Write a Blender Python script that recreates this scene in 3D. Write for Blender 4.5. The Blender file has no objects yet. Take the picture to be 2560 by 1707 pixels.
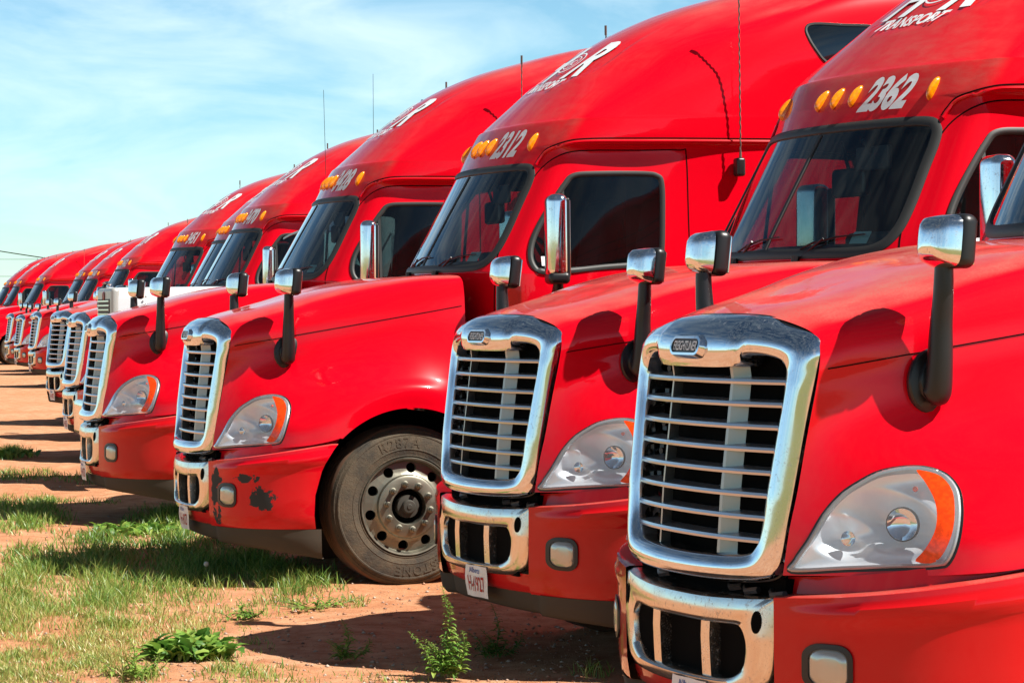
import bpy, math, random
import numpy as np
from mathutils import Vector, Matrix
random.seed(7); RNG = np.random.default_rng(11)
SC = bpy.context.scene
COL = SC.collection
R = math.radians

# ------------------------------------------------------------------ camera
F_PX, PITCH, ROLL, CAM_H = 6156.55, R(-0.7262), R(-0.2992), 1.6907   # focal in px of a 2560 px wide frame
cp, sp, cr_, sr_ = math.cos(PITCH), math.sin(PITCH), math.cos(ROLL), math.sin(ROLL)
RIGHT = Vector((cr_, -sp * sr_, cp * sr_)); UP = Vector((-sr_, -sp * cr_, cp * cr_)); FWD = Vector((0, cp, sp))
cam_d = bpy.data.cameras.new('camera'); cam = bpy.data.objects.new('camera', cam_d); COL.objects.link(cam)
cam.matrix_world = Matrix(((RIGHT.x, UP.x, -FWD.x, 0), (RIGHT.y, UP.y, -FWD.y, 0), (RIGHT.z, UP.z, -FWD.z, CAM_H), (0, 0, 0, 1)))
cam_d.sensor_width = 36; cam_d.lens = F_PX / 2560 * 36; cam_d.clip_start = .1; cam_d.clip_end = 6000
SC.camera = cam

# ------------------------------------------------------------------ sky, sun, exposure
SUN = Vector((.73, -.31, 1.0)).normalized()
world = bpy.data.worlds.new('World'); SC.world = world; world.use_nodes = True
wt = world.node_tree; wn = wt.nodes; wl = wt.links; wn.clear()
def N(tree, typ, **kw):
    n = tree.nodes.new(typ)
    for k, v in kw.items():
        if k.startswith('i_'): n.inputs[k[2:].replace('_', ' ')].default_value = v
        else: setattr(n, k, v)
    return n
wo = N(wt, 'ShaderNodeOutputWorld'); bg = N(wt, 'ShaderNodeBackground'); bg.inputs['Strength'].default_value = .070
sky = N(wt, 'ShaderNodeTexSky', sky_type='NISHITA', sun_disc=False, sun_elevation=math.asin(SUN.z),
        sun_rotation=math.atan2(SUN.x, SUN.y), air_density=1.0, dust_density=.12, ozone_density=2.2)
tint = N(wt, 'ShaderNodeMix', data_type='RGBA', blend_type='MULTIPLY'); tint.inputs[0].default_value = 1
tint.inputs[7].default_value = (.77, 1.07, 1.16, 1)
tc = N(wt, 'ShaderNodeTexCoord'); mp = N(wt, 'ShaderNodeMapping'); mp.inputs['Scale'].default_value = (5, 5, 15)
mp.inputs['Rotation'].default_value = (0, R(-4), 0)
nz = N(wt, 'ShaderNodeTexNoise'); nz.inputs['Scale'].default_value = 1.9; nz.inputs['Detail'].default_value = 9; nz.inputs['Roughness'].default_value = .56
nz.inputs['Distortion'].default_value = .5
cr1 = N(wt, 'ShaderNodeValToRGB'); cr1.color_ramp.elements[0].position = .40; cr1.color_ramp.elements[1].position = .86
cr1.color_ramp.elements[0].color = (0, 0, 0, 1); cr1.color_ramp.elements[1].color = (.8, .8, .8, 1)
cm = N(wt, 'ShaderNodeMix', data_type='RGBA'); cm.inputs[7].default_value = (8.8, 10.2, 10.4, 1)
wl.new(tc.outputs['Generated'], mp.inputs[0]); wl.new(mp.outputs[0], nz.inputs[0]); wl.new(nz.outputs[0], cr1.inputs[0])
wl.new(sky.outputs[0], tint.inputs[6]); wl.new(tint.outputs[2], cm.inputs[6]); wl.new(cr1.outputs[0], cm.inputs[0])
sz_ = N(wt, 'ShaderNodeSeparateXYZ'); wl.new(tc.outputs['Generated'], sz_.inputs[0])
mr_ = N(wt, 'ShaderNodeMapRange'); wl.new(sz_.outputs[2], mr_.inputs[0])
for i_, v_ in enumerate((.06, .50, 1., .26)): mr_.inputs[i_ + 1].default_value = v_
mr_.interpolation_type = 'SMOOTHSTEP'
dk_ = N(wt, 'ShaderNodeMix', data_type='RGBA', blend_type='MULTIPLY'); dk_.inputs[0].default_value = 1
wl.new(cm.outputs[2], dk_.inputs[6]); wl.new(mr_.outputs[0], dk_.inputs[7]); wl.new(dk_.outputs[2], bg.inputs[0]); wl.new(bg.outputs[0], wo.inputs[0])
sd = bpy.data.lights.new('sun', 'SUN'); sd.energy = 5.0; sd.angle = R(.5); sd.color = (1, .955, .88)
so = bpy.data.objects.new('sun', sd); COL.objects.link(so); so.rotation_euler = SUN.to_track_quat('Z', 'Y').to_euler()
SC.view_settings.view_transform = 'Standard'; SC.view_settings.look = 'None'; SC.view_settings.gamma = 1
SC.view_settings.use_curve_mapping = False; SC.view_settings.exposure = .90
SC.render.resolution_x = 1024; SC.render.resolution_y = 682
try:
    SC.cycles.max_bounces = 10; SC.cycles.glossy_bounces = 5; SC.cycles.transparent_max_bounces = 16
except Exception: pass

# ------------------------------------------------------------------ materials
def mat(name, col=(.5, .5, .5), rough=.5, metal=0, coat=0, coat_r=.03, spec=.5, emit=None):
    m = bpy.data.materials.new(name); m.use_nodes = True
    b = m.node_tree.nodes['Principled BSDF']
    b.inputs['Base Color'].default_value = (*col, 1); b.inputs['Roughness'].default_value = rough
    b.inputs['Metallic'].default_value = metal; b.inputs['Coat Weight'].default_value = coat
    b.inputs['Coat Roughness'].default_value = coat_r; b.inputs['Specular IOR Level'].default_value = spec
    return m
def nb(m):
    t = m.node_tree
    return t, t.nodes['Principled BSDF'], t.nodes['Material Output']
def mixrgb(t, fac, a, b, blend='MIX'):
    n = t.nodes.new('ShaderNodeMix'); n.data_type = 'RGBA'; n.blend_type = blend
    for i, v in ((0, fac), (6, a), (7, b)):
        if isinstance(v, bpy.types.NodeSocket): t.links.new(v, n.inputs[i])
        else: n.inputs[i].default_value = v if i == 0 else (*v[:3], 1)
    return n.outputs[2]
def math_(t, op, a, b=0.0, c=None, clamp=False):
    n = t.nodes.new('ShaderNodeMath'); n.operation = op; n.use_clamp = clamp
    for i, v in enumerate((a, b) if c is None else (a, b, c)):
        if isinstance(v, bpy.types.NodeSocket): t.links.new(v, n.inputs[i])
        else: n.inputs[i].default_value = v
    return n.outputs[0]
def noise(t, scale, detail=4, rough=.55, vec=None, coord='Object', sc=None, dist=0):
    if vec is None:
        c = t.nodes.new('ShaderNodeTexCoord'); vec = c.outputs[coord]
    if sc:
        m_ = t.nodes.new('ShaderNodeMapping'); m_.inputs['Scale'].default_value = sc; t.links.new(vec, m_.inputs[0]); vec = m_.outputs[0]
    n = t.nodes.new('ShaderNodeTexNoise'); n.inputs['Scale'].default_value = scale; n.inputs['Detail'].default_value = detail
    n.inputs['Roughness'].default_value = rough; n.inputs['Distortion'].default_value = dist; t.links.new(vec, n.inputs[0])
    return n.outputs[0]
def ramp(t, x, a, b, lo=0., hi=1.):
    n = t.nodes.new('ShaderNodeMapRange'); n.interpolation_type = 'SMOOTHSTEP'
    t.links.new(x, n.inputs[0])
    for i, v in enumerate((a, b, lo, hi)): n.inputs[i + 1].default_value = v
    return n.outputs[0]
def bump(t, b, h, strength=.3, dist=.01):
    n = t.nodes.new('ShaderNodeBump'); n.inputs['Strength'].default_value = strength; n.inputs['Distance'].default_value = dist
    t.links.new(h, n.inputs['Height']); t.links.new(n.outputs[0], b.inputs['Normal'])

def red_paint(name, scrapes=False, dusty=1.0, col=(.68, .0005, .0105)):
    m = mat(name, col, .38, 0, 1, .035, .06)
    t, b, o = nb(m)
    geo = t.nodes.new('ShaderNodeNewGeometry')
    tcn = t.nodes.new('ShaderNodeTexCoord')
    nrm = t.nodes.new('ShaderNodeSeparateXYZ'); t.links.new(tcn.outputs['Normal'], nrm.inputs[0])
    up = ramp(t, nrm.outputs[2], .80, .995)
    frt = ramp(t, nrm.outputs[0], .40, .85)
    n1 = noise(t, 3.2, 6, .6); n2 = noise(t, 160, 3, .6); n3 = noise(t, 900, 2, .7)
    dust = math_(t, 'MULTIPLY', up, ramp(t, n1, .3, .7, .25, .75))
    dust = math_(t, 'MULTIPLY', dust, ramp(t, n2, .3, .7, .55, 1.))
    pos = t.nodes.new('ShaderNodeSeparateXYZ'); t.links.new(tcn.outputs['Object'], pos.inputs[0])
    low = ramp(t, pos.outputs[2], .85, .36, 0, .10)                 # road film on the lower bumper
    d2 = math_(t, 'MULTIPLY', low, ramp(t, n1, .35, .65, .3, 1.))
    hi = ramp(t, pos.outputs[2], 2.6, 2.9)
    d3 = math_(t, 'MULTIPLY', math_(t, 'MULTIPLY', frt, hi), ramp(t, noise(t, 5, 7, .65, sc=(1, 1, 3)), .3, .75, .10, .42))
    spk = math_(t, 'MULTIPLY', ramp(t, n3, .665, .72), math_(t, 'ADD', math_(t, 'MULTIPLY', ramp(t, pos.outputs[2], 1.0, .4), .3), .22))
    d = math_(t, 'MAXIMUM', math_(t, 'MAXIMUM', dust, d2), math_(t, 'MAXIMUM', d3, spk))
    oi_ = t.nodes.new('ShaderNodeObjectInfo')
    d = math_(t, 'MULTIPLY', d, math_(t, 'MULTIPLY_ADD', oi_.outputs['Random'], .6 * dusty, .6 * dusty), clamp=True)
    base = mixrgb(t, d, col, (.34, .21, .155))
    rough = math_(t, 'MULTIPLY_ADD', d, .5, .30)
    if scrapes:
        s1 = noise(t, 13, 9, .66, sc=(1, 1, 1.0), dist=.4)
        # primer shows round the bumper corner, the bare patch sits behind the fog lamp
        def blob(c, r):
            v = t.nodes.new('ShaderNodeVectorMath'); v.operation = 'SUBTRACT'; t.links.new(tcn.outputs['Object'], v.inputs[0]); v.inputs[1].default_value = c
            v2 = t.nodes.new('ShaderNodeVectorMath'); v2.operation = 'DIVIDE'; t.links.new(v.outputs[0], v2.inputs[0]); v2.inputs[1].default_value = r
            v3 = t.nodes.new('ShaderNodeVectorMath'); v3.operation = 'LENGTH'; t.links.new(v2.outputs[0], v3.inputs[0])
            return ramp(t, v3.outputs['Value'], 1.25, .2)
        bl = math_(t, 'MAXIMUM', blob((-.19, .62, .60), (.11, .10, .34)), math_(t, 'MAXIMUM', blob((-.40, .95, .565), (.19, .15, .11)), blob((-.33, .86, .70), (.18, .14, .05))))
        k = ramp(t, math_(t, 'ADD', math_(t, 'MULTIPLY', bl, .42), s1), .80, .815)
        base = mixrgb(t, k, base, (.052, .056, .056)); rough = math_(t, 'MAXIMUM', rough, math_(t, 'MULTIPLY', k, .6))
        t.links.new(math_(t, 'SUBTRACT', 1, k, clamp=True), b.inputs['Coat Weight'])
    else:
        t.links.new(math_(t, 'SUBTRACT', 1, math_(t, 'MULTIPLY', d, .85), clamp=True), b.inputs['Coat Weight'])
    b.inputs['Coat IOR'].default_value = 1.34
    t.links.new(rough, b.inputs['Roughness'])
    base = mixrgb(t, geo.outputs['Backfacing'], base, (.03, .03, .032))
    t.links.new(base, b.inputs['Base Color'])
    t.links.new(ramp(t, noise(t, 9, 5), .3, .8, .02, .10), b.inputs['Coat Roughness'])
    # slight orange peel
    bn = t.nodes.new('ShaderNodeBump'); bn.inputs['Strength'].default_value = .05; bn.inputs['Distance'].default_value = .01
    t.links.new(noise(t, 14, 2), bn.inputs['Height']); t.links.new(bn.outputs[0], b.inputs['Coat Normal'])
    return m
RED = red_paint('red paint'); RED_SCR = red_paint('red paint scraped', True, 1.0)
RED_LOW = red_paint('red bumper paint', dusty=1.15, col=(.56, .0045, .008))

def chrome_mat(name, dirt=.3, rough=.07, col=(.78, .80, .83)):
    m = mat(name, col, rough, 1); t, b, o = nb(m)
    n1 = noise(t, 7, 8, .65); n2 = noise(t, 55, 5, .7); n3 = noise(t, 300, 2, .6)
    pit = math_(t, 'MULTIPLY', ramp(t, n2, .55, .72), ramp(t, n1, .4, .6, .1, 1.))
    pit = math_(t, 'MAXIMUM', math_(t, 'MULTIPLY', pit, dirt), math_(t, 'MULTIPLY', ramp(t, n3, .64, .70), dirt * 1.1), clamp=True)
    t.links.new(mixrgb(t, pit, col, (.13, .10, .075)), b.inputs['Base Color'])
    t.links.new(math_(t, 'SUBTRACT', 1, math_(t, 'MULTIPLY', pit, .9)), b.inputs['Metallic'])
    t.links.new(math_(t, 'ADD', math_(t, 'MULTIPLY', ramp(t, n1, .3, .75), dirt * .22), rough), b.inputs['Roughness'])
    bn = t.nodes.new('ShaderNodeBump'); bn.inputs['Strength'].default_value = .010; bn.inputs['Distance'].default_value = .02
    t.links.new(noise(t, 5, 1), bn.inputs['Height']); t.links.new(bn.outputs[0], b.inputs['Normal'])
    return m
CHROME = chrome_mat('chrome', .35, .05, (.72, .76, .82)); CHROME_D = chrome_mat('road worn chrome', .8, .13, (.70, .68, .64))
ALU = chrome_mat('brushed wheel aluminium', .75, .42, (.26, .25, .20))
SILVER2 = mat('grey upright', (.36, .38, .38), .35, .7); SILVER = mat('silver slat', (.55, .60, .66), .28, .85)
BLACK = mat('black plastic', (.009, .009, .010), .38); RUBBER = mat('window rubber', (.022, .023, .022), .5)
DARK = mat('dark void', (.004, .004, .004), .95, spec=.05)
TRIM = mat('dusty grey skirt', (.060, .047, .032), .85); INT = mat('cab trim', (.05, .052, .056), .7); INT2 = mat('dark seat cloth', (.035, .037, .042), .85)
TAN = mat('curtain lining', (.12, .12, .13), .9)
WHITE = mat('white vinyl', (.80, .84, .86), .35); MIRRORG = mat('mirror glass', (.85, .87, .88), .02, 1)
REDPR = mat('red print', (.42, .02, .02), .5); BLUEPR = mat('blue print', (.05, .12, .4), .5)
def tyre_mat():
    m = mat('dusty tyre rubber', (.03, .028, .024), .85); t, b, o = nb(m)
    n1 = noise(t, 6, 7, .65); n2 = noise(t, 90, 4, .6)
    t.links.new(mixrgb(t, ramp(t, n1, .28, .7), (.028, .025, .020), (.095, .070, .042)), b.inputs['Base Color'])
    bump(t, b, math_(t, 'ADD', n2, noise(t, 30, 6, .7)), .55, .006); return m
TYRE = tyre_mat()
TREAD = mat('muddy tread', (.11, .055, .03), .95)
def amber_mat(name, c1, rough=.18):
    m = mat(name, c1, rough, 0, 1, .05); t, b, o = nb(m)
    w = noise(t, 70, 2, .5); t.links.new(mixrgb(t, ramp(t, w, .35, .65), [c * .72 for c in c1], c1), b.inputs['Base Color'])
    b.inputs['Subsurface Weight'].default_value = 0
    return m
AMBER = amber_mat('amber lamp lens', (1.0, .30, .001)); AMBER2 = amber_mat('orange side reflector', (.85, .062, .003)); AMBER2.node_tree.nodes['Principled BSDF'].inputs['Coat Weight'].default_value = .3
RIMM = mat('grey lamp rim', (.33, .35, .36), .3, .6); REFL = mat('silvery reflector', (.80, .86, .90), .38, .45); REFL2 = mat('satin reflector bowl', (.62, .66, .72), .30, .85)
def glass_mat(name, tintc, ior=1.5, rough=.0, boost=1.0, haze=0.0):
    m = bpy.data.materials.new(name); m.use_nodes = True; t = m.node_tree; t.nodes.clear()
    o = t.nodes.new('ShaderNodeOutputMaterial'); tr = t.nodes.new('ShaderNodeBsdfTransparent'); tr.inputs[0].default_value = (*tintc, 1)
    gl = t.nodes.new('ShaderNodeBsdfGlossy'); gl.inputs['Roughness'].default_value = rough; gl.inputs[0].default_value = (1, 1, 1, 1)
    fr = t.nodes.new('ShaderNodeFresnel'); fr.inputs[0].default_value = ior
    f = math_(t, 'MULTIPLY', fr.outputs[0], boost, clamp=True)
    mx = t.nodes.new('ShaderNodeMixShader'); t.links.new(f, mx.inputs[0]); t.links.new(tr.outputs[0], mx.inputs[1]); t.links.new(gl.outputs[0], mx.inputs[2])
    out = mx.outputs[0]
    if haze:
        df = t.nodes.new('ShaderNodeBsdfDiffuse'); df.inputs[0].default_value = (.66, .70, .72, 1)
        m2 = t.nodes.new('ShaderNodeMixShader')
        k = math_(t, 'MULTIPLY', ramp(t, noise(t, 3, 7, .6), .3, .8, .3, 1.), haze)
        t.links.new(k, m2.inputs[0]); t.links.new(out, m2.inputs[1]); t.links.new(df.outputs[0], m2.inputs[2]); out = m2.outputs[0]
    t.links.new(out, o.inputs[0]); return m
GLASS = glass_mat('windshield glass', (.72, .82, .84), 1.5, .005, 1.5, .012)
SGLASS = glass_mat('tinted side glass', (.24, .32, .33), 1.5, .005, 1.0, .006)
LENS = glass_mat('headlamp lens', (.95, .96, .98), 1.33, .02, 1.0, .30)

# ------------------------------------------------------------------ object helpers
def make(name, verts, faces, material, parent=None, smooth=40, mats=None, fmat=None):
    me = bpy.data.meshes.new(name)
    me.from_pydata([tuple(map(float, v)) for v in verts], [], [tuple(int(i) for i in f) for f in faces])
    for mm in (mats or [material]): me.materials.append(mm)
    if fmat is not None: me.polygons.foreach_set('material_index', np.asarray(fmat, dtype=np.int32))
    me.validate(); me.update()
    if smooth:
        me.polygons.foreach_set('use_smooth', [True] * len(me.polygons)); me.set_sharp_from_angle(angle=R(smooth))
    o = bpy.data.objects.new(name, me); COL.objects.link(o)
    if parent: o.parent = parent
    return o
def empty(name, loc=(0, 0, 0), parent=None):
    o = bpy.data.objects.new(name, None); COL.objects.link(o); o.location = loc; o.empty_display_size = .2
    if parent: o.parent = parent
    return o
def tag(o, label=None, category=None, group=None, kind=None):
    for k, v in (('label', label), ('category', category), ('group', group), ('kind', kind)):
        if v: o[k] = v
    return o
class MB:
    def __init__(s): s.v = []; s.f = []; s.m = []
    def add(s, v, f, m=0):
        b = len(s.v); s.v += [tuple(p) for p in v]; s.f += [tuple(b + i for i in q) for q in f]; s.m += [m] * len(f); return s
    def box(s, c, d, m=0, rot=None, bev=0):
        hx, hy, hz = d[0] / 2, d[1] / 2, d[2] / 2
        if bev:
            return s.rbox(c, d, bev, m, rot)
        P = [Vector((x, y, z)) for x in (-hx, hx) for y in (-hy, hy) for z in (-hz, hz)]
        if rot: P = [rot @ p for p in P]
        s.add([p + Vector(c) for p in P], [(0, 1, 3, 2), (4, 6, 7, 5), (0, 4, 5, 1), (2, 3, 7, 6), (0, 2, 6, 4), (1, 5, 7, 3)], m); return s
    def rbox(s, c, d, r, m=0, rot=None, n=4, p=5.0):
        # rounded box: superellipse-like from a subdivided cube, corners rounded by radius r
        g = 2 * n + 2; V = []; idx = {}; Fs = []
        H = [d[0] / 2, d[1] / 2, d[2] / 2]; r = min(r, min(H) * .999)
        ax = []
        for h in H:
            a = [-h + r - r * math.cos(i / n * math.pi / 2) if 0 else -h + r * (i / n) for i in range(n + 1)]
            ax.append(a + [-q for q in reversed(a)])
        def vid(i, j, k):
            if (i, j, k) in idx: return idx[(i, j, k)]
            q = Vector((ax[0][i], ax[1][j], ax[2][k])); core = Vector([max(-h + r, min(h - r, t)) for h, t in zip(H, q)])
            dd = q - core
            if dd.length > 1e-9: dd = dd.normalized() * r
            q = core + dd
            if rot: q = rot @ q
            V.append(q + Vector(c)); idx[(i, j, k)] = len(V) - 1; return idx[(i, j, k)]
        L = 2 * n + 1
        for a in range(L):
            for b_ in range(L):
                Fs += [(vid(a, b_, 0), vid(a, b_ + 1, 0), vid(a + 1, b_ + 1, 0), vid(a + 1, b_, 0)), (vid(a, b_, L), vid(a + 1, b_, L), vid(a + 1, b_ + 1, L), vid(a, b_ + 1, L)),
                       (vid(a, 0, b_), vid(a + 1, 0, b_), vid(a + 1, 0, b_ + 1), vid(a, 0, b_ + 1)), (vid(a, L, b_), vid(a, L, b_ + 1), vid(a + 1, L, b_ + 1), vid(a + 1, L, b_)),
                       (vid(0, a, b_), vid(0, a, b_ + 1), vid(0, a + 1, b_ + 1), vid(0, a + 1, b_)), (vid(L, a, b_), vid(L, a + 1, b_), vid(L, a + 1, b_ + 1), vid(L, a, b_ + 1))]
        s.add(V, Fs, m); return s
    def tube(s, pts, rad, n=10, m=0, squash=None, caps=True, updir=None):
        pts = [Vector(p) for p in pts]
        if not hasattr(rad, '__len__'): rad = [rad] * len(pts)
        rings = []; prev = None
        for i, p in enumerate(pts):
            t = (pts[min(i + 1, len(pts) - 1)] - pts[max(i - 1, 0)]).normalized()
            if prev is None:
                a = Vector(updir) if updir else (Vector((0, 0, 1)) if abs(t.z) < .9 else Vector((1, 0, 0)))
                prev = t.cross(a).normalized()
            prev = (prev - t * prev.dot(t)).normalized(); b_ = t.cross(prev)
            rr = rad[i]; sq = squash if squash else 1
            rings.append([p + prev * math.cos(k * 2 * math.pi / n) * rr + b_ * math.sin(k * 2 * math.pi / n) * rr * sq for k in range(n)])
        V = [q for r_ in rings for q in r_]; Fs = []
        for i in range(len(rings) - 1):
            for k in range(n): Fs.append((i * n + k, i * n + (k + 1) % n, (i + 1) * n + (k + 1) % n, (i + 1) * n + k))
        if caps: Fs += [tuple(reversed(range(n))), tuple(range(len(V) - n, len(V)))]
        s.add(V, Fs, m); return s
    def lathe(s, prof, c, axis='y', n=48, m=0, cl=False):
        # prof: list of (radius, offset along axis)
        V = []; Fs = []
        for i in range(n):
            a = 2 * math.pi * i / n
            for r_, h in prof:
                if axis == 'y': V.append((c[0] + r_ * math.cos(a), c[1] + h, c[2] + r_ * math.sin(a)))
                elif axis == 'z': V.append((c[0] + r_ * math.cos(a), c[1] + r_ * math.sin(a), c[2] + h))
                else: V.append((c[0] + h, c[1] + r_ * math.cos(a), c[2] + r_ * math.sin(a)))
        k = len(prof)
        for i in range(n):
            j = (i + 1) % n
            for q in range(k - 1 + (1 if cl else 0)):
                q2 = (q + 1) % k; Fs.append((i * k + q, j * k + q, j * k + q2, i * k + q2))
        s.add(V, Fs, m); return s
    def disc(s, c, nrm, r_, n=24, m=0, rz=None):
        nrm = Vector(nrm).normalized(); a = nrm.cross(Vector((0, 0, 1)) if abs(nrm.z) < .9 else Vector((1, 0, 0))).normalized(); b_ = nrm.cross(a)
        V = [Vector(c) + a * math.cos(2 * math.pi * k / n) * r_ + b_ * math.sin(2 * math.pi * k / n) * (rz or r_) for k in range(n)]
        s.add(V, [tuple(range(n))], m); return s
    def build(s, name, material, parent=None, smooth=40, mats=None):
        return make(name, s.v, s.f, material, parent, smooth, mats, s.m if mats else None)
def ball(c, r_, n=10):
    V = []; F_ = []
    for i in range(n + 1):
        for j in range(2 * n):
            a = math.pi * i / n; b_ = math.pi * j / n
            V.append((c[0] + r_[0] * math.sin(a) * math.cos(b_), c[1] + r_[1] * math.sin(a) * math.sin(b_), c[2] + r_[2] * math.cos(a)))
    for i in range(n):
        for j in range(2 * n):
            k = (j + 1) % (2 * n); F_.append((i * 2 * n + j, (i + 1) * 2 * n + j, (i + 1) * 2 * n + k, i * 2 * n + k))
    return V, F_

# ------------------------------------------------------------------ spline surfaces
def crw(t):
    t2 = t * t; t3 = t2 * t
    return np.stack([-.5 * t3 + t2 - .5 * t, 1.5 * t3 - 2.5 * t2 + 1, -1.5 * t3 + 2 * t2 + .5 * t, .5 * t3 - .5 * t2], -1)
class Surf:
    def __init__(s, net, mirror_v0=True):
        # net[row][col] -> xyz ; axis 0 = rows (u), axis 1 = cols (v); col 0 lies on y=0 when mirror_v0
        P = np.array(net, float); s.nu, s.nv = P.shape[:2]
        top = 2 * P[:1] - P[1:2]; bot = 2 * P[-1:] - P[-2:-1]; P = np.concatenate([top, P, bot], 0)
        if mirror_v0: l = P[:, 1:2] * np.array([1, -1, 1])
        else: l = 2 * P[:, :1] - P[:, 1:2]
        r_ = 2 * P[:, -1:] - P[:, -2:-1]; s.P = np.concatenate([l, P, r_], 1)
    def __call__(s, u, v):
        u = np.clip(np.asarray(u, float), 0, s.nu - 1 - 1e-9); v = np.clip(np.asarray(v, float), 0, s.nv - 1 - 1e-9)
        iu = u.astype(int); iv = v.astype(int); wu = crw(u - iu); wv = crw(v - iv); out = 0
        for a in range(4):
            for b_ in range(4): out = out + (wu[..., a] * wv[..., b_])[..., None] * s.P[iu + a, iv + b_]
        return out
    def inv(s, tgt, ax, ur, vr, iters=10):
        tgt = np.asarray(tgt, float); U, V = np.meshgrid(np.linspace(*ur, 50), np.linspace(*vr, 50), indexing='ij')
        U = U.ravel(); V = V.ravel(); G = s(U, V)[:, ax]
        k = np.array([np.argmin(((G - q) ** 2).sum(1)) for q in tgt]); u = U[k].copy(); v = V[k].copy()
        e = 1e-4
        for _ in range(iters):
            p = s(u, v)[:, ax]; du = (s(u + e, v)[:, ax] - s(u - e, v)[:, ax]) / (2 * e); dv = (s(u, v + e)[:, ax] - s(u, v - e)[:, ax]) / (2 * e)
            r_ = tgt - p; det = du[:, 0] * dv[:, 1] - du[:, 1] * dv[:, 0]; det = np.where(abs(det) < 1e-9, 1e-9, det)
            su = np.clip((r_[:, 0] * dv[:, 1] - r_[:, 1] * dv[:, 0]) / det, -.3, .3); sv = np.clip((du[:, 0] * r_[:, 1] - du[:, 1] * r_[:, 0]) / det, -.3, .3)
            u = np.clip(u + su, ur[0], ur[1]); v = np.clip(v + sv, vr[0], vr[1])
        return u, v
    def normal(s, u, v, out):
        e = 1e-3; a = s(np.clip(u + e, 0, s.nu - 1), v) - s(np.clip(u - e, 0, s.nu - 1), v); b_ = s(u, np.clip(v + e, 0, s.nv - 1)) - s(u, np.clip(v - e, 0, s.nv - 1))
        n = np.cross(a, b_); n /= np.linalg.norm(n, axis=-1, keepdims=True) + 1e-12
        sg = np.sign((n * np.asarray(out)).sum(-1, keepdims=True)); return n * np.where(sg == 0, 1, sg)
def closed(ctrl, n=12):
    P = np.array(ctrl, float); k = len(P); t = np.arange(k * n) / n; i = t.astype(int); w = crw(t - i); return sum(w[:, a, None] * P[(i - 1 + a) % k] for a in range(4))
def openc(ctrl, n=12):
    P = np.array(ctrl, float); P = np.concatenate([2 * P[:1] - P[1:2], P, 2 * P[-1:] - P[-2:-1]]); k = len(P) - 3
    t = np.linspace(0, k - 1e-9, k * n + 1); i = t.astype(int); w = crw(t - i); return sum(w[:, a, None] * P[i + a] for a in range(4))
def inside(poly, p):
    x, y = p[:, 0], p[:, 1]; c = np.zeros(len(p), bool); q = np.roll(poly, 1, 0)
    for (x1, y1), (x2, y2) in zip(poly, q):
        k = ((y1 > y) != (y2 > y)) & (x < (x2 - x1) * (y - y1) / (y2 - y1 + 1e-15) + x1); c ^= k
    return c
def nearest(poly, p):
    A = poly; B = np.roll(poly, -1, 0); D = B - A; L = (D ** 2).sum(1) + 1e-15; out = np.empty_like(p)
    for i, q in enumerate(p):
        t = np.clip(((q - A) * D).sum(1) / L, 0, 1); c = A + D * t[:, None]; out[i] = c[np.argmin(((c - q) ** 2).sum(1))]
    return out
def sweep(P, Nn, prof, close=True):
    """band along 3D polyline P with normals Nn; prof = list of (side, up)"""
    P = np.asarray(P, float); Nn = np.asarray(Nn, float); n = len(P)
    T = np.roll(P, -1, 0) - np.roll(P, 1, 0)
    if not close: T[0] = P[1] - P[0]; T[-1] = P[-1] - P[-2]
    T /= np.linalg.norm(T, axis=1, keepdims=True) + 1e-12
    S = np.cross(T, Nn); S /= np.linalg.norm(S, axis=1, keepdims=True) + 1e-12
    k = len(prof); V = np.concatenate([(P + S * a + Nn * b_)[:, None] for a, b_ in prof], 1).reshape(-1, 3); Fs = []
    for i in range(n if close else n - 1):
        j = (i + 1) % n
        for q in range(k - 1): Fs.append((i * k + q, j * k + q, j * k + q + 1, i * k + q + 1))
    a, b_, c = V[Fs[k // 2][0]], V[Fs[k // 2][1]], V[Fs[k // 2][2]]
    if np.dot(np.cross(b_ - a, c - b_), Nn[0]) < 0: Fs = [tuple(reversed(f)) for f in Fs]
    return V, Fs
def mirr(V, F_):
    V = np.asarray(V, float) * np.array([1, -1, 1]); return V, [tuple(reversed(f)) for f in F_]
def text_mesh(body, size=1, bold=.0, shear=0, spacing=1, xs=1):
    cu = bpy.data.curves.new('lettering', 'FONT'); cu.body = body; cu.size = size; cu.offset = bold; cu.shear = shear; cu.space_character = spacing
    cu.align_x = 'CENTER'; cu.align_y = 'CENTER'; cu.resolution_u = 4
    o = bpy.data.objects.new('lettering', cu); COL.objects.link(o)
    bpy.context.view_layer.update(); me = bpy.data.meshes.new_from_object(o.evaluated_get(bpy.context.evaluated_depsgraph_get()))
    V = np.array([v.co[:] for v in me.vertices]); F_ = [tuple(p.vertices) for p in me.polygons]
    bpy.data.objects.remove(o); bpy.data.curves.remove(cu); bpy.data.meshes.remove(me)
    V[:, 0] *= xs; V[:, 1] -= (V[:, 1].max() + V[:, 1].min()) / 2; V[:, 0] -= (V[:, 0].max() + V[:, 0].min()) / 2
    return V, F_
def rpoly(w, h, r_, n=5, cy=0, cz=0):
    out = []
    for sx, sy, a0 in ((1, 1, 0), (-1, 1, 90), (-1, -1, 180), (1, -1, 270)):
        for k in range(n + 1):
            a = R(a0 + 90 * k / n); out.append((cy + sx * (w / 2 - r_) + r_ * math.cos(a), cz + sy * (h / 2 - r_) + r_ * math.sin(a)))
    return np.array(out)

# ================================================================== TRUCK (origin below the bumper front; +x forward, +y its left side)
WX, WZ, ARC = -1.31, .50, .615
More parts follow.
